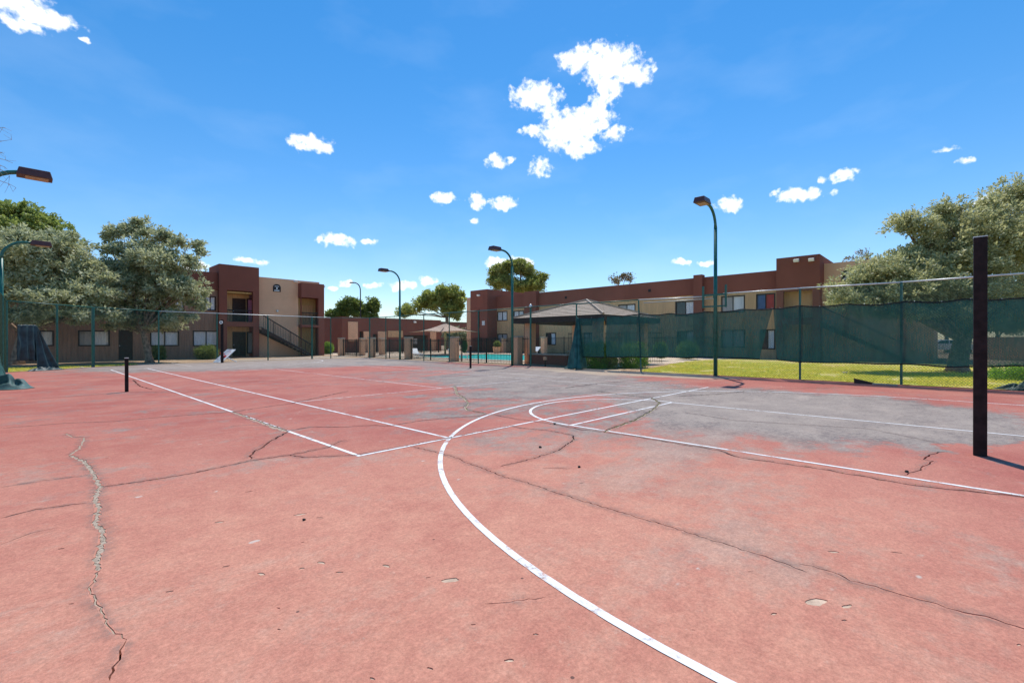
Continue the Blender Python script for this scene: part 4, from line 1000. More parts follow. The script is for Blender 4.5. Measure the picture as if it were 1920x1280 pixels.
M['euc'] = m_leaf('eucalyptus_leaf', (.18, .23, .06), (.50, .48, .14), None, .48)
M['pine'] = m_leaf('pine_needles', (.14, .18, .05), (.46, .44, .13), (.48, .38, .15), .42)
M['dkgreen'] = m_leaf('dark_leaf', (.07, .11, .03), (.20, .25, .06), None, .35)
M['hedge'] = m_leaf('hedge_leaf', (.09, .22, .02), (.32, .50, .06), None, .45, (.40, .62, .06))
M['drybrown'] = m_leaf('dry_leaf', (.10, .045, .03), (.22, .12, .07), None, .2)
LA = px_lobes([(208,452,17,26),(232,440,19,22),(262,436,22,24,.4),(290,446,20,22),(318,462,22,20,.5),(352,462,22,16,.4),(374,476,11,12,.3),(225,480,30,20),(275,475,36,24),(300,500,46,30,-.6),(345,505,30,26,-.4),(265,535,40,30,-.4),(325,552,40,28,-1),(290,588,40,20,-.6),(362,545,22,24,-.2),(368,575,15,16,-.2),(228,560,26,30,.4),(325,600,30,14,-.8),(240,606,30,16,.3),(265,614,30,14,-.4),(315,616,28,14,-.5),(228,614,24,13,.2),(205,500,20,16,.2),(290,545,50,40),(240,515,36,30),(255,590,34,24),(305,592,30,22),(215,585,26,22)], 31)
p = on_z(281, 678); tree('olive_tree', 'grey green olive tree with forked trunk before the left apartment windows', (p.x, p.y), 2.0, .20, LA, M['olive'], 3300, 14, .21, 11, (-.3,.1), spread=.26)
LB = px_lobes([(70,475,58,36),(115,492,46,34),(60,545,60,42),(140,525,44,26),(120,565,58,26,-1),(175,560,40,26,-.6),(185,590,34,15,-1),(30,600,45,20),(130,598,50,14,-1),(5,500,45,55),(165,505,22,14,.5),(200,530,20,18),(-60,540,60,60),(95,530,50,40),(150,560,46,34),(70,590,50,24),(35,460,40,30),(120,460,30,22)], 27.5)
p = on_z(40, 682); tree('olive_tree', 'wide drooping olive tree behind the far left fence corner', (p.x-.2, p.y+1), 1.9, .3, LB, M['olive'], 3900, 14, .20, 12, (.3,.2), spread=.25)
LC = px_lobes([(8,410,26,26),(48,402,22,18),(80,416,20,18),(104,438,22,18),(40,436,46,24),(132,458,14,16),(-40,430,50,45),(90,466,36,18),(118,478,20,14)], 40)
p = at_d(20, 640, 40); tree('leafy_tree', 'yellow green tree rising behind the wide olive tree at the left edge', (p.x, p.y), 4.2, .35, LC, M['ygreen'], 2000, 24, .22, 13, aspect=.32)
LD = px_lobes([(1588,552,30,14),(1600,535,38,22),(1650,515,46,32),(1620,568,54,20,.4),(1690,540,50,30,-.3),(1700,500,42,30,.5),(1708,432,36,34,.8),(1725,478,28,22,.8),(1785,400,34,28,1),(1800,440,48,42,.6),(1845,420,44,40,1),(1905,380,46,40,1.2),(1900,450,60,50),(1800,510,58,42),(1860,545,60,36,-.5),(1740,545,52,28,-.5),(1960,500,60,70),(1685,575,60,18),(1990,420,60,60),(1900,590,60,24),(1770,460,40,34,.5),(1830,480,60,44,.3),(1720,520,50,34),(1640,545,50,30,.3),(1800,560,70,26),(1640,580,50,16,-.8),(1700,588,50,18,-1),(1770,590,50,22,-1.2),(1840,596,50,22,-1),(1600,562,34,14,-.6),(1690,555,50,26,-.9),(1900,610,60,22,-.5)], 20.5)
p = on_z(1795, 696); tree('olive_tree', 'large olive tree on the lawn behind the right windscreen, shading the grass', (p.x, p.y), 1.5, .34, LD, M['olive2'], 8200, 15, .14, 14, (.25,-.2), spread=.23)
LE = px_lobes([(935,514,15,14),(957,503,14,12),(980,510,18,16),(1004,526,14,12),(945,534,24,15),(985,540,30,13),(920,527,7,5),(1018,520,7,5),(974,495,10,6)], 72)
p = at_d(968, 640, 72); tree('pine_tree', 'round crowned pine rising above the long building roof', (p.x, p.y), 6.5, .4, LE, M['pine'], 1400, 24, .34, 15, aspect=.22, spread=.5)
LF = px_lobes([(840,553,18,18),(820,562,18,16),(858,568,12,16),(795,574,20,14),(768,584,18,10),(835,580,24,14),(750,590,10,6),(805,556,10,10),(850,590,14,12),(862,555,7,9)], 74)
p = at_d(838, 640, 74); tree('eucalyptus_tree', 'loose crowned green tree standing behind the pool house', (p.x, p.y), 5.2, .3, LF, M['euc'], 1100, 24, .36, 16, aspect=.22, spread=.5)
for (u, ls, lab, sd) in ((645, [(642,586,11,16),(650,575,9,14),(640,598,12,10)], 'dark tree left of the far street lamp', 17),(668, [(664,578,11,18),(672,590,12,16),(660,566,6,10)], 'dark tree behind the far street lamp pole', 18),(697, [(697,582,10,20),(702,575,6,14),(694,596,10,10)], 'upright dark tree right of the far street lamp', 19),(625, [(624,592,9,8),(632,596,9,8)], 'small dark treetop beside the stair building corner', 20)):
    p = at_d(u, 640, 100); tree('dark_tree', lab, (p.x, p.y), 4.5, .25, px_lobes(ls, 100), M['dkgreen'], 320, 22, .42, sd, aspect=.3, spread=.6, group='trees behind the pool house')
p = at_d(1168, 640, 62); tree('dry_tree', 'sparse reddish treetop above the long building roof', (p.x, p.y), 7.2, .18, px_lobes([(1155,527,10,7),(1172,522,10,8),(1185,522,6,8)], 62), M['drybrown'], 60, 9, .3, 21, spread=.7)
p = at_d(1612, 640, 48); tree('dry_tree', 'bare dark branches above the tan stair wall', (p.x, p.y), 7.4, .16, px_lobes([(1598,488,12,10),(1615,478,12,14),(1630,485,12,12)], 48), M['drybrown'], 40, 7, .22, 22, spread=.5)
p = at_d(872, 640, 70); tree('dark_tree', 'dark olive shrubbery under the shade umbrella edge', (p.x, p.y), 1.2, .2, px_lobes([(862,628,12,10),(845,630,10,9),(878,634,9,8)], 70), M['olive'], 160, 20, .4, 23, spread=.6)
for (u, ls, lab, sd) in ((1775, [(1770,590,30,36),(1800,575,34,44),(1750,600,20,24)], 'dark leafy tree behind the white cars, seen through the windscreen', 51),(1870, [(1850,585,36,40),(1890,570,40,50),(1910,600,40,30)], 'dark leafy tree above the pale block wall at the right', 52),(1990, [(1960,580,40,50),(2000,560,50,60)], 'dark leafy tree beyond the right edge of the block wall', 53)):
    p = at_d(u, 640, 52); tree('dark_tree', lab, (p.x, p.y), 1.8, .22, px_lobes(ls, 52), M['dkgreen'], 500, 22, .24, sd, aspect=.3, spread=.5, group='trees beyond the parking')
def bush(label, u0, u1, vt, vb, d, mat, seed, n=260, leaf=.07, name='clipped_bush', cat='bush', boxy=True, zbase=None):
    c = at_d((u0+u1)/2, vb, d); z0 = c.z if zbase is None else zbase; w = (u1-u0)/2/FPX*d*.88; h = (vb-vt)/FPX*d
    b = empty(name, (c.x, c.y, z0), label, cat); rg = np.random.default_rng(seed)
    k = n; s = rg.uniform(-1, 1, (k,3)); a = np.argmax(np.abs(s), axis=1); s[np.arange(k), a] = np.sign(s[np.arange(k), a])*rg.uniform(.8,1.02,k)
    if not boxy: s /= np.linalg.norm(s, axis=1)[:,None]/rg.uniform(.75,1.05,k)[:,None]
    C = np.array([c.x, c.y, z0+h*.5])+s*np.array([w*.85, w*.85, h*.46])
    idx = np.repeat(np.arange(k), 26); m_ = len(idx); off = rg.normal(size=(m_,3))*min(w,h)*.17; P = C[idx]+off; P[:,2] = np.maximum(P[:,2], z0+.01)
    D = rg.normal(size=(m_,3))+s[idx]*.7; D /= np.linalg.norm(D,axis=1)[:,None]; ln = leaf*rg.uniform(.7,1.3,m_); W = np.cross(D, rg.normal(size=(m_,3))); W /= np.linalg.norm(W,axis=1)[:,None]
    leafmesh('foliage', P, D*ln[:,None], W*(ln*.32)[:,None], None, mat, b)
    mb = MB(); r = random.Random(seed)
    for q in range(7): mb.tube([(c.x+r.uniform(-w,w)*.3, c.y+r.uniform(-w,w)*.3, z0-.05),(c.x+r.uniform(-w,w)*.7, c.y+r.uniform(-w,w)*.7, z0+h*.7)], [.02,.006], 5)
    mb.build('stem', M['bark'], b)
bush('leafy green hedge bush behind the hanging windscreen end', 1092, 1152, 646, 692, 23.6, M['hedge'], 31, 420, .06)
bush('yellow topped leafy bush between the two hedge bushes', 1132, 1158, 641, 691, 23.2, M['ygreen'], 36, 200, .06)
bush('square green hedge bush left of the leaning fence post', 1160, 1213, 646, 692, 23.4, M['hedge'], 32, 420, .06)
bush('round green bush behind the screen beside the ramada pillar', 1224, 1253, 643, 670, 31, M['hedge'], 33, 260, .08, boxy=False)
bush('round clipped bush before the long building window', 1268, 1310, 642, 671, 33, M['hedge'], 34, 300, .08, boxy=False)
bush('low leafy bush by the fence at the right edge', 1866, 1960, 688, 712, 15.8, M['hedge'], 35, 300, .05)
bush('dark bush under the window beside the tower', 366, 408, 650, 672, 35, M['dkgreen'], 37, 260, .09, boxy=False)
bush('small dark bush right of the olive trunk', 288, 308, 650, 677, 34, M['dkgreen'], 38, 200, .09)
bush('scraggly dark shrub under the leftmost window', 184, 206, 658, 676, 36, M['dkgreen'], 39, 60, .09, boxy=False)
bush('thin pale shrub left of the scraggly dark shrub', 158, 180, 660, 676, 36, M['olive'], 40, 40, .09, boxy=False)
bush('bright clipped bush at the corner of the stair building', 604, 625, 643, 663, 47, M['hedge'], 41, 260, .10, boxy=False)
bush('dark green shrub on the far pool deck', 864, 876, 638, 660, 44, M['dkgreen'], 42, 120, .10, boxy=False)
pp = on_z(932, 661.5); pb = pot(pp.x, pp.y, 'round tan planter bowl on the far pool deck')
bush('leafy plant growing in the tan planter bowl', 925, 939, 640, 650, (pp-CAM).dot(_F), M['ygreen'], 43, 90, .10, name='potted_plant', cat='plant', boxy=False)
# twigs hanging into the top left corner
def twigs():
    r = random.Random(3); base = Vector((-7.5, 9.5, 0)); b = empty('bare_tree', base, 'bare twigs of a tree reaching in at the upper left edge', 'tree'); mb = MB()
    top = base+Vector((.3,.3,5.)); mb.tube([base+Vector((0,0,-.1)), base+Vector((.1,.1,2.5)), top], [.14,.11,.07], 8)
    for (u0,v0,u1,v1,d) in ((-60,300,22,262,11.3),(-60,290,24,306,11.4),(-50,310,18,330,11.2),(-50,330,30,352,11.3),(-40,260,10,240,11.5),(-50,280,8,290,11.2),(-60,300,14,318,11.5)):
        a, e = at_d(u0,v0,d), at_d(u1,v1,d); pts = curve_pts(a, e, .12, 6, r); mb.tube([top]+[a], [.05,.02], 5); mb.tube(pts, [.012,.010,.008,.007,.006,.005,.003], 4)
        for k in range(4):
            q = pts[r.choice((3,4,5,6))]; mb.tube([q, q+Vector((r.gauss(0,.12), r.gauss(0,.12), r.gauss(-.1,.12)))], [.004,.002], 3)
    mb.build('branches', M['bark'], b)
twigs()

# ------------------------------------------------------------------ chain-link fences
FH = 3.12
def link_fence(root, A, B, h=FH, pitch=.075, r=.0028, z0=.03):
    A, B = Vector((*A,0)), Vector((*B,0)); L = (B-A).length; t = (B-A)/L; mb = MB(); n = int((L+h)/pitch); nn = Vector((-t.y,t.x,0))
    for sgn in (1, -1):
        for k in range(n+1):
            s = -h+k*pitch; s0, z_0, s1, z_1 = s, 0., s+h, h
            if s0 < 0: z_0 = -s0; s0 = 0.
            if s1 > L: z_1 = h-(s1-L); s1 = L
            if z_1-z_0 < .02: continue
            if sgn < 0: s0, s1 = L-s0, L-s1
            mb.tube([A+t*s0+Vector((0,0,z0+z_0))+nn*.002*sgn, A+t*s1+Vector((0,0,z0+z_1))+nn*.002*sgn], r, 3, False)
    mb.build('chain_link', M['green_dark'], root, kind='stuff', fixn=False)
def fpost(root, x, y, h=FH, r=.035, mat='green', lean=(0,0), cap=False, z0=-.05):
    mb = MB(); mb.tube([(x,y,z0),(x+lean[0],y+lean[1],h)], r, 10); o = mb.build('post', M[mat], root)
    if cap:
        mb = MB(); mb.tube([(x,y,h),(x,y,h+.05),(x,y,h+.13),(x,y,h+.17)], [r*1.5,r*1.6,r*1.2,.01], 10); mb.build('post_cap', M['steel'], o)
def rail(root, pts, r=.024, mat='green'):
    for a, b in zip(pts[:-1], pts[1:]): mb = MB(); mb.tube([a, b], r, 8); mb.build('top_rail', M[mat], root, smooth=True)
XR = 15.62
rf = empty('chain_link_fence', (XR, 10, 0), 'tall green chain link fence along the right side, its top rail broken', 'fence')
ys = [on_x(u, 660, XR).y for u in (723.5, 794.7, 842.5, 897)]
near = [on_x(u, 660, XR).y for u in (995, 1081, 1202, 1500, 1690)]
for y in ys: fpost(rf, XR, y)
for i, y in enumerate(near): fpost(rf, XR, y, FH, .05 if i == 0 else .035, lean=(0, .0 if i != 2 else .12), cap=(i == 0))
for y in (-6.7, -9.4, -12.1): fpost(rf, XR, y)
YC = 27.6
fpost(rf, XR, YC, r=.05)
r_ = random.Random(4)
allp = [YC]+ys+[12.16]+near[:2]
pts = [(XR, y, FH+r_.uniform(-.02,.02)) for y in allp]; rail(rf, pts)
yb = on_x(1325, 560, XR).y
rail(rf, [(XR, near[1], FH), (XR-.02, near[2]+.1, FH+.0)]); rail(rf, [(XR-.02, near[2]+.1, FH), (XR-.1, yb, FH-.06)], mat='steel')
rail(rf, [(XR+.05, near[2]-.1, FH-.14), (XR+.12, yb-.25, FH-.13)], .018, 'steel')
rail(rf, [(XR, 1.2, FH+.02), (XR, near[3], FH+.03), (XR, near[4], FH), (XR, -6.7, FH+.02), (XR, -9.4, FH), (XR, -12.1, FH)], mat='steel')
link_fence(rf, (XR+.04, YC), (XR+.04, near[2])); link_fence(rf, (XR+.04, near[2]), (XR+.04, -12.1), FH, .08, .0031)
ff = empty('chain_link_fence', (6, 29, 0), 'tall green chain link fence across the far end of the court', 'fence')
cl, c1, c2, c3 = (-3.35,24.75), (-.35,27.35), (2.65,28.9), (13.4,29.5)
chain = [cl, c1, c2, c3, (XR, YC)]
def on_seg(u, a, b):
    r = ray(u, 640); a, b = Vector(a), Vector(b); d = b-a; den = r.x*d.y-r.y*d.x; s = ((a.x-CAM.x)*d.y-(a.y-CAM.y)*d.x)/den; return Vector((CAM.x+r.x*s, CAM.y+r.y*s))
fpost(ff, *cl, r=.05); fpost(ff, *c1, r=.07); fpost(ff, *c2, r=.04); fpost(ff, *c3, r=.035)
q = on_seg(107, cl, c1); fpost(ff, q.x, q.y, r=.045)
for u, rr in ((407,.04),(502.5,.04),(585,.06)): q = on_seg(u, c2, c3); fpost(ff, q.x, q.y, r=rr)
for a, b in zip(chain[:-1], chain[1:]): rail(ff, [(*a,FH),(*b,FH)], mat='steel' if a == c2 else 'green'); link_fence(ff, a, b)
lf = empty('chain_link_fence', (-3.5, 10, 0), 'green chain link fence along the left side seen almost edge on', 'fence')
for y in (24.75, 21.7, 18.6, 15.5, 12.4, 9.3, 6.2, 3.1): 
    if y < 24: fpost(lf, -3.35-(24.75-y)*.012, y)
rail(lf, [(-3.35,24.75,FH),(-3.46,15.5,FH),(-3.6,3.1,FH)]); link_fence(lf, (-3.36,24.7), (-3.6,3.1))

# ------------------------------------------------------------------ windscreen fabric
def m_screen():
    t = NT('windscreen_mesh')
    a = t.noise(1.6, 4); w = t.noise(1., 3, vec=t.mapping((60, 60, 4))); cc = t.mix(t.ramp(a, .3, .7), (.022, .058, .062), (.044, .10, .10)); cc = t.mix(t.ramp(w, .4, .7, 0, .5), cc, (.055, .14, .135))
    t.done(cc, .8, .2); tr = t.n('ShaderNodeBsdfTransparent'); tl = t.n('ShaderNodeBsdfTranslucent'); tl.inputs[0].default_value = (.02, .12, .10, 1)
    m1 = t.n('ShaderNodeMixShader'); m1.inputs[0].default_value = .35; t.L.new(t.b.outputs[0], m1.inputs[1]); t.L.new(tl.outputs[0], m1.inputs[2])
    fac = t.math('ADD', t.ramp(t.noise(.7, 4),   .3, .7, .13, .25), t.ramp(w, .35, .65, -.05, .05))
    m2 = t.n('ShaderNodeMixShader'); t.L.new(fac, m2.inputs[0]); t.L.new(m1.outputs[0], m2.inputs[1]); t.L.new(tr.outputs[0], m2.inputs[2]); t.L.new(m2.outputs[0], t.out.inputs['Surface']); return t.m
M['screen'] = m_screen()
M['tarp'] = m_plain('bunched_green_fabric', (.028, .105, .09), .6, .4, 3, .3, 0, .6, 25)
M['tarp_grey'] = m_plain('grey_green_tarp', (.065, .135, .125), .6, .4, 3, .3, 0, .6, 25)
M['tarp_deep'] = m_plain('deep_green_fabric', (.010, .045, .036), .6, .5, 4, .3, 0, .6, 25)
M['tarp_dark'] = m_plain('dark_tarp', (.022, .05, .055), .5, .4, 4, .4, 0, .6, 12)
M['hem'] = m_plain('black_hem', (.012, .014, .016), .7)
def screen(label, prof, seed, x=XR-.06):
    """prof: (y at the top, y at the bottom, z bottom, z top) along the fence"""
    b = empty('windscreen', (x, prof[0][0], 0), label, 'windscreen'); P = [Vector(p) for p in prof]
    ln = [0.]
    for p, q in zip(P[:-1], P[1:]): ln.append(ln[-1]+abs(q[0]-p[0])+1e-6)
    def ev(a):
        d = a*ln[-1]
        for i in range(len(P)-1):
            if d <= ln[i+1]+1e-9: return P[i].lerp(P[i+1], (d-ln[i])/(ln[i+1]-ln[i]))
        return P[-1]
    n = max(10, int(ln[-1]/.05))
    def fn(a, t):
        e = ev(a); y = e[1]+(e[0]-e[1])*t; zb, zt = e[2], e[3]
        sag = .05*abs(math.sin(y*2.3+seed))*t**6 + .03*noise.noise(Vector((y*1.3, 3, seed)))
        z = zb+(zt-zb)*t-sag
        return (x+.06*noise.noise(Vector((y*2.2, z*.5, seed)))+.045*noise.noise(Vector((y*6, z*.8, seed+5)))+.02*noise.noise(Vector((y*14, z*1.2, seed+9)))-.05*math.sin(math.pi*t), y, z)
    mb = MB(); mb.grid(fn, n, 24); f = mb.build('fabric', M['screen'], b, smooth=True, fixn=False)
    for t in (0, 1):
        mb = MB(); mb.tube([Vector(fn(i/n, t)) for i in range(n+1)], .02, 5); mb.build('hem', M['hem'], b)
    for k in range(int(ln[-1]/.6)+1):
        p = Vector(fn(min(1., (k+.3)*.6/ln[-1]), 1)); mb = MB(); mb.tube([p, p+Vector((.07,.0,.03))], .008, 5); mb.build('tie', M['white'], b)
Y = lambda u: on_x(u, 640, XR).y
def Z(u, v): return on_x(u, v, XR).z
def pr(*rows): return [(Y(r[0]), Y(r[3] if len(r) > 3 else r[0]), Z(r[3] if len(r) > 3 else r[0], r[2]), Z(r[0], r[1])) for r in rows]
screen('green mesh windscreen panel at the left, above the hedge bushes', pr((1083,597,668),(1100,595,669),(1134,593,669)), 1)
screen('wide green mesh windscreen before the long building, left of the triangular gap', pr((1139,592,669),(1200,588.5,669),(1260,588,669.5),(1349,583,670),(1400,579.5,671,1390),(1449,577,673,1425)), 2)
screen('green mesh windscreen right of the triangular gap, up to the edge', pr((1451,576.5,674,1458),(1500,573,678),(1600,570,680.5),(1690,566.5,682.5),(1790,561,687),(1850,560,687),(1893,557,685.5),(1930,558,686),(1990,552,690)), 3)
def drape(name, label, cat, top, bot, n, k, seed, mat, amp=.06, folds=7., thick=.012):
    b = empty(name, bot[0], label, cat); top = [Vector(p) for p in top]; bot = [Vector(p) for p in bot]
    def ev(P, a):
        a *= len(P)-1; i = min(int(a), len(P)-2); return P[i].lerp(P[i+1], a-i)
    d = (top[-1]-top[0]); d = Vector((d.x, d.y, 0)); nn = Vector((-d.y, d.x, 0)).normalized() if d.length > .01 else Vector((1,0,0))
    def fn(a, t):
        p = ev(top, a).lerp(ev(bot, a), t); q = amp*(.35+.65*t)
        return p+nn*(q*math.sin(a*folds*6.28+seed+2.5*noise.noise(Vector((a*2,t*2,seed))))+q*1.4*noise.noise(Vector((a*4, t*2.5, seed))))+Vector((0,0,.03*noise.noise(Vector((a*3,t*3,seed+9)))))
    mb = MB(); mb.grid(fn, n, k); o = mb.build('fabric', mat, b, smooth=True, fixn=False); s = o.modifiers.new('t', 'SOLIDIFY'); s.thickness = thick
    return b
def heap(name, label, c, rx, ry, h, ang, seed, mat):
    b = empty(name, c, label, 'fabric heap'); c = Vector(c)
    def fn(a, t):
        th = a*2*math.pi; rr = t; x, y = rr*math.cos(th), rr*math.sin(th)
        k = 1+.28*noise.noise(Vector((math.cos(th)*1.6, math.sin(th)*1.6, seed)))
        z = h*max(0., 1-rr**2.2)*(.62+.75*abs(noise.noise(Vector((x*2.2, y*2.2, seed+3)))) + .30*math.sin(5*x+7*noise.noise(Vector((x*2,y*2,seed)))))+.012
        X, Y_ = x*rx*k, y*ry*k
        return (c.x+X*math.cos(ang)-Y_*math.sin(ang), c.y+X*math.sin(ang)+Y_*math.cos(ang), c.z+max(.004, z))
    mb = MB(); mb.grid(fn, 64, 22); o = mb.build('fabric', mat, b, smooth=True)
    return b
# bundle hanging from the screen's left end down to the ground
t0 = on_x(1083, 596, XR-.08); bz = [on_z(u, v, .02) for u, v in ((1062,690),(1075,692),(1088,692.5),(1099,690))]
drape('fallen_windscreen', 'green windscreen end hanging twisted from the fence to the ground', 'windscreen', [t0+Vector((0,.03,0)), t0+Vector((0,0,.02)), t0+Vector((0,-.06,0)), t0+Vector((0,-.09,0))], bz, 40, 30, 2, M['tarp'], .07, 4.)
hp = on_z(1067, 691); heap('fabric_heap', 'small teal fabric bunch on the ground below the hanging windscreen', (hp.x, hp.y, 0), .34, .2, .14, .4, 5, M['tarp'])
hp = on_z(1900, 730); heap('fabric_heap', 'green windscreen fabric bunched on the ground at the right edge', (hp.x-.15, hp.y-.35, 0), .72, .26, .26, -1.5, 6, M['tarp_deep'])
hp = on_z(8, 729); heap('fabric_heap', 'grey green tarp heap lying on the red court at the left edge', (hp.x, hp.y, 0), .72, .42, .34, -.75, 8, M['tarp_grey'])
a = on_x(-10, 640, -3.3); 
drape('fallen_windscreen', 'torn windscreen strip hanging down the left fence to the heap', 'windscreen', [(-3.5,14.4,1.9),(-3.42,15.6,1.3)], [(-3.4,14.0,.05),(-3.16,15.5,.05)], 24, 24, 4, M['tarp'], .06, 3.)
# dark tarp on the far left fence section
def fl(u, v, off=.12):
    q = on_seg(u, cl, c1); n = Vector((c1[0]-cl[0], c1[1]-cl[1])).normalized(); q = q+Vector((n.y, -n.x))*off; d = (q-CAM.to_2d()).dot(_F.to_2d())
    return Vector((q.x, q.y, CAM.z+(637.4-v)/FPX*d))
drape('hanging_tarp', 'dark crumpled tarp panel hung square on the far left fence', 'tarp', [fl(28,607),fl(63,608)], [fl(26,675),fl(66,675)], 30, 24, 3, M['tarp_dark'], .05, 3.)
drape('hanging_tarp', 'dark tarp sloping like a tent from the fence to the ground', 'tarp', [fl(63,608,.06),fl(66,610,.06)], [fl(60,690,.2),fl(104,693,.2)], 24, 24, 5, M['tarp_dark'], .05, 2.)
hp = fl(68, 693, .4); heap('fabric_heap', 'dark tarp folds on the ground under the hung tarp panel', (hp.x, hp.y, 0), .75, .25, .16, .7, 9, M['tarp_dark'])

# ------------------------------------------------------------------ lamp posts
def lamp(x, y, h, sx, label, reach=1.0, z0=-.05, bracket=False, r=.075):
    b = empty('lamp_post', (x, y, 0), label, 'lamp post', 'court lamp posts')
    R = .75; pts = [(x,y,z0),(x,y,h-R-.05)]+[(x+sx*R*(1-math.cos(t)), y, h-R-.05+R*math.sin(t)) for t in [math.pi/2*k/8 for k in range(1,9)]]+[(x+sx*(reach),y,h-.05)]
    mb = MB(); mb.tube(pts[:2], [r, r*.85], 12); mb.build('pole', M['green'], b, smooth=True)
    mb = MB(); mb.tube(pts[1:], [r*.85]+[r*.7]*(len(pts)-2), 10); mb.build('arm', M['green'], b, smooth=True)
    c = Vector((x+sx*(reach+.3), y, h-.04)); mb = MB()
    v = [(i*a, j*w, k*.10) for k, a, w in ((-1,.33,.21),(1,.28,.17)) for (i,j) in ((-1,-1),(1,-1),(1,1),(-1,1))]
    mb.add([c+Vector(q) for q in v], [(0,3,2,1),(4,5,6,7),(0,1,5,4),(1,2,6,5),(2,3,7,6),(3,0,4,7)]); hd = mb.build('head', M['bronze'], b, bevel=.015)
    mb = MB(); mb.box(c.x-.17,c.x+.25,c.y-.15,c.y+.15,c.z-.118,c.z-.101); mb.build('lens', M['lens'], hd)
    if bracket:
        zb = on_x(1355, 553, x).z; mb = MB()
        for s in (-.42, .42): mb.obox((x-.12, y+s, zb-.05), (.032,0,0), (0,.032,0), (0,0,.42)); 
        mb.obox((x-.10,y,zb+.02), (.035,0,0), (0,.44,0), (0,0,.035)); mb.obox((x-.10,y,zb-.42), (.03,0,0), (0,.40,0), (0,0,.03)); mb.obox((x-.06,y,zb-.05), (.06,0,0), (0,.05,0), (0,0,.05))
        mb.build('bracket', M['green'], b)
    return b
lamp(15.45, 1.42, 6.45, -1, 'green lamp post with a side bracket, tallest, in front of the windscreen', bracket=True)
lamp(15.45, 12.16, 6.2, -1, 'green lamp post by the ramada, middle of the right-hand row')
lamp(15.5, 23.2, 6.25, -1, 'green lamp post farthest along the right side, before the pool house')
lamp(-3.45, 23.0, 5.55, 1, 'green lamp post at the left edge beside the olive tree', reach=.85)
lamp(-3.5, 12.0, 5.70, 1, 'lamp head on a dark arm reaching in at the upper left', reach=.62)
sp = at_d(676, 640, 95)
def street_lamp():
    b = empty('street_lamp', (sp.x, sp.y, 0), 'dark curved street lamp standing far behind the pool house', 'street lamp'); z1 = CAM.z+(637-529)/FPX*95
    e = at_d(662, 529, 95); mb = MB(); m_ = Vector((sp.x, sp.y, z1-1.8)); e.z = z1
    mid = [m_.lerp(Vector((sp.x, sp.y, z1)), t)*(1-t)+Vector((sp.x,sp.y,z1)).lerp(e, t)*t for t in [k/8 for k in range(9)]]
    mb.tube([(sp.x,sp.y,-.05)]+mid, [.16]+[.11]*9, 8); mb.build('pole', M['iron'], b)
    mb = MB(); d = (e-Vector((sp.x,sp.y,z1))).normalized(); mb.obox(e+d*.3, d*.42, Vector((-d.y,d.x,0))*.2, Vector((0,0,.12))); mb.build('head', M['bronze'], b, bevel=.05)
street_lamp()

# ------------------------------------------------------------------ posts on the court
def hoop_pole():
    x, y, h = 5.10, -5.37, 2.59; b = empty('steel_post', (x, y, 0), 'tall dark square steel post standing on the court at the right, hoop missing', 'post'); w = .059
    MB().box(x-w,x+w,y-w,y+w,-.03,h).build('shaft', M['post'], b, bevel=.006); MB().box(x-w-.003,x+w+.003,y-w-.003,y+w+.003,h+.001,h+.012).build('cap', M['steel'], b)
hoop_pole()
def net_post(x, y, h, label):
    b = empty('net_post', (x, y, 0), label, 'post'); w = .038
    MB().box(x-w,x+w,y-w,y+w,-.03,h).build('shaft', M['post'], b, bevel=.006); MB().box(x-w-.004,x+w+.004,y-w-.004,y+w+.004,h+.001,h+.02).build('cap', M['steel'], b)
net_post(-.88, 11.0, .90, 'short dark net post without a net at the left of the court'); net_post(12.3, 12.0, 1.08, 'short dark net post on the far right side of the court')
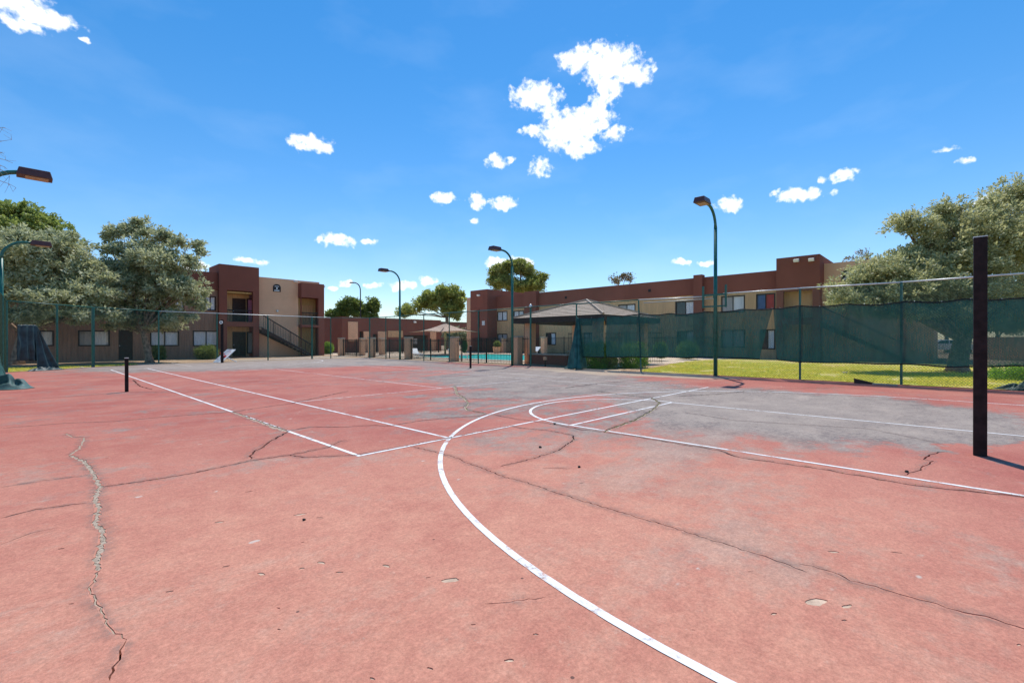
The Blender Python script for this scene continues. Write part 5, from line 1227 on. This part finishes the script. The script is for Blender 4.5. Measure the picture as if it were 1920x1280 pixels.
def far_pole():
    q = on_z(416.5, 680); x, y, h = q.x, q.y, 2.66; b = empty('steel_post', (x, y, 0), 'dark post with a round white number plate at the far end of the court', 'post')
    MB().box(x-.065,x+.065,y-.065,y+.065,-.03,h).build('shaft', M['post'], b)
    n = Vector((-_F.x, -_F.y, 0)); t = Vector((_R.x, _R.y, 0)).normalized(); c = Vector((x, y, h-.17))+n*.11; k = 20
    mb = MB(); mb.prism([c+t*(.105*math.cos(2*math.pi*i/k))+Vector((0,0,.105*math.sin(2*math.pi*i/k))) for i in range(k)], -n*.02); pl = mb.build('number_plate', M['white'], b)
    mb = MB(); f = c+n*.004
    mb.obox(f+t*.025, t*.012, n*.003, Vector((0,0,.065))); mb.obox(f+Vector((0,0,-.015)), t*.055, n*.0035, Vector((0,0,.011))); mb.obox(f-t*.015+Vector((0,0,.025)), t*.012, n*.0032, Vector((0,0,.03))+t*.03); mb.build('numeral', M['iron'], pl)
    # fallen backboard leaning on it
    R2 = t; F2 = -n; p0 = on_z(387, 680); p0 = Vector((p0.x, p0.y, .01))+F2*.62
    e1 = R2*.80-F2*.40; e2 = R2*.40+F2*.80+Vector((0,0,.80)); nn = e1.cross(e2).normalized()
    if nn.dot(F2) > 0: nn = -nn
    bb = empty('backboard', p0, 'white fallen basketball backboard with red rim leaning on the far post', 'backboard')
    mb = MB(); mb.prism([p0, p0+e1, p0+e1+e2, p0+e2], -nn*.03); mb.build('board', M['white'], bb)
    red = m_plain('red_rim_paint', (.62, .06, .05), .5, .1); g = p0+e1*.70+e2*.42+nn*.03
    u1, u2 = e1.normalized(), e2.normalized(); mb = MB(); mb.tube([g+nn*.2+(u1*math.cos(a)+nn*math.sin(a)*.8)*.2 for a in [2*math.pi*i/20 for i in range(21)]], .018, 6); mb.obox(g, u1*.09, u2*.09, nn*.02); mb.build('rim', red, bb)
    mb = MB()
    for (a0,b0,a1,b1) in ((.3,.3,.3,.82),(.3,.82,.75,.82),(.75,.82,.75,.3),(.75,.3,.3,.3),(.12,.45,.24,.62),(.12,.66,.26,.70),(.36,.9,.62,.94),(.15,.25,.28,.18)):
        A, B = p0+e1*a0+e2*b0+nn*.004, p0+e1*a1+e2*b1+nn*.004; d = (B-A); w = d.cross(nn).normalized()*.014; mb.poly([A+w, A-w, B-w, B+w])
    mb.build('painted_square', red, bb)
    s = on_z(444, 679); mb = MB(); mb.tube([p0+e1*1.02+e2*.38, (s.x, s.y, .03)], .025, 6); mb.build('brace', M['white'], bb)
far_pole()
# board lying against the fence foot
p = on_z(1601, 718); q = on_z(1640, 720.5)
def plank():
    b = empty('timber_board', (p.x, p.y, 0), 'dark timber board lying at the foot of the right fence', 'board'); d = (q-p); t = Vector((d.x,d.y,0)).normalized(); n = Vector((-t.y,t.x,0))
    mb = MB(); L = d.length; mb.prism([p+Vector((0,0,.0)), p+t*L+Vector((0,0,0)), p+t*L+Vector((0,0,.035)), p+t*L*.55+Vector((0,0,.09)), p+Vector((0,0,.15))], n*.05); mb.build('board', M['dark_wood'], b)
    mb = MB(); mb.obox(p+t*(L+.25)+Vector((0,0,.02)), t*.3, n*.05, Vector((0,0,.015))); mb.build('batten', M['concrete'], b)
plank()
# loose litter on the court
def litter():
    r = random.Random(12)
    for i, (u, v, s, lab) in enumerate(((1013,839,.019,'black lump on the red court below the free throw circle'),(1086,876,.016,'small black lump on the worn court right of the bigger lump'),(1700,885,.018,'tiny black pebble near the lane line on the right'),(570,975,.012,'tiny dark pebble on the near left of the court'),(1040,795,.02,'dark crumb beside the free throw line'))):
        c = on_z(u, v); b = empty('pebble', c, lab, 'pebble')
        def fn(a, t, c=c, s=s, i=i):
            th, ph = a*6.283, t*math.pi; d = Vector((math.cos(th)*math.sin(ph), math.sin(th)*math.sin(ph), math.cos(ph)*.7)); return c+d*s*(1+.35*noise.noise(d*1.5+Vector((i*7,0,0))))+Vector((0,0,s*.55))
        mb = MB(); mb.grid(fn, 12, 8); mb.build('stone', M['rubber'], b, smooth=True)
litter()
# stones and a paver on the lawn edge
cst = on_z(1584, 699); cobj = empty('lawn_stone', cst, 'pale flat stone lying on the lawn', 'stone')
MB().prism([cst+Vector((.16*math.cos(a)*(1+.2*math.sin(3*a)), .1*math.sin(a), -.02)) for a in [k*.628 for k in range(10)]], (0,0,.06)).build('stone', M['concrete'], cobj, bevel=.015)
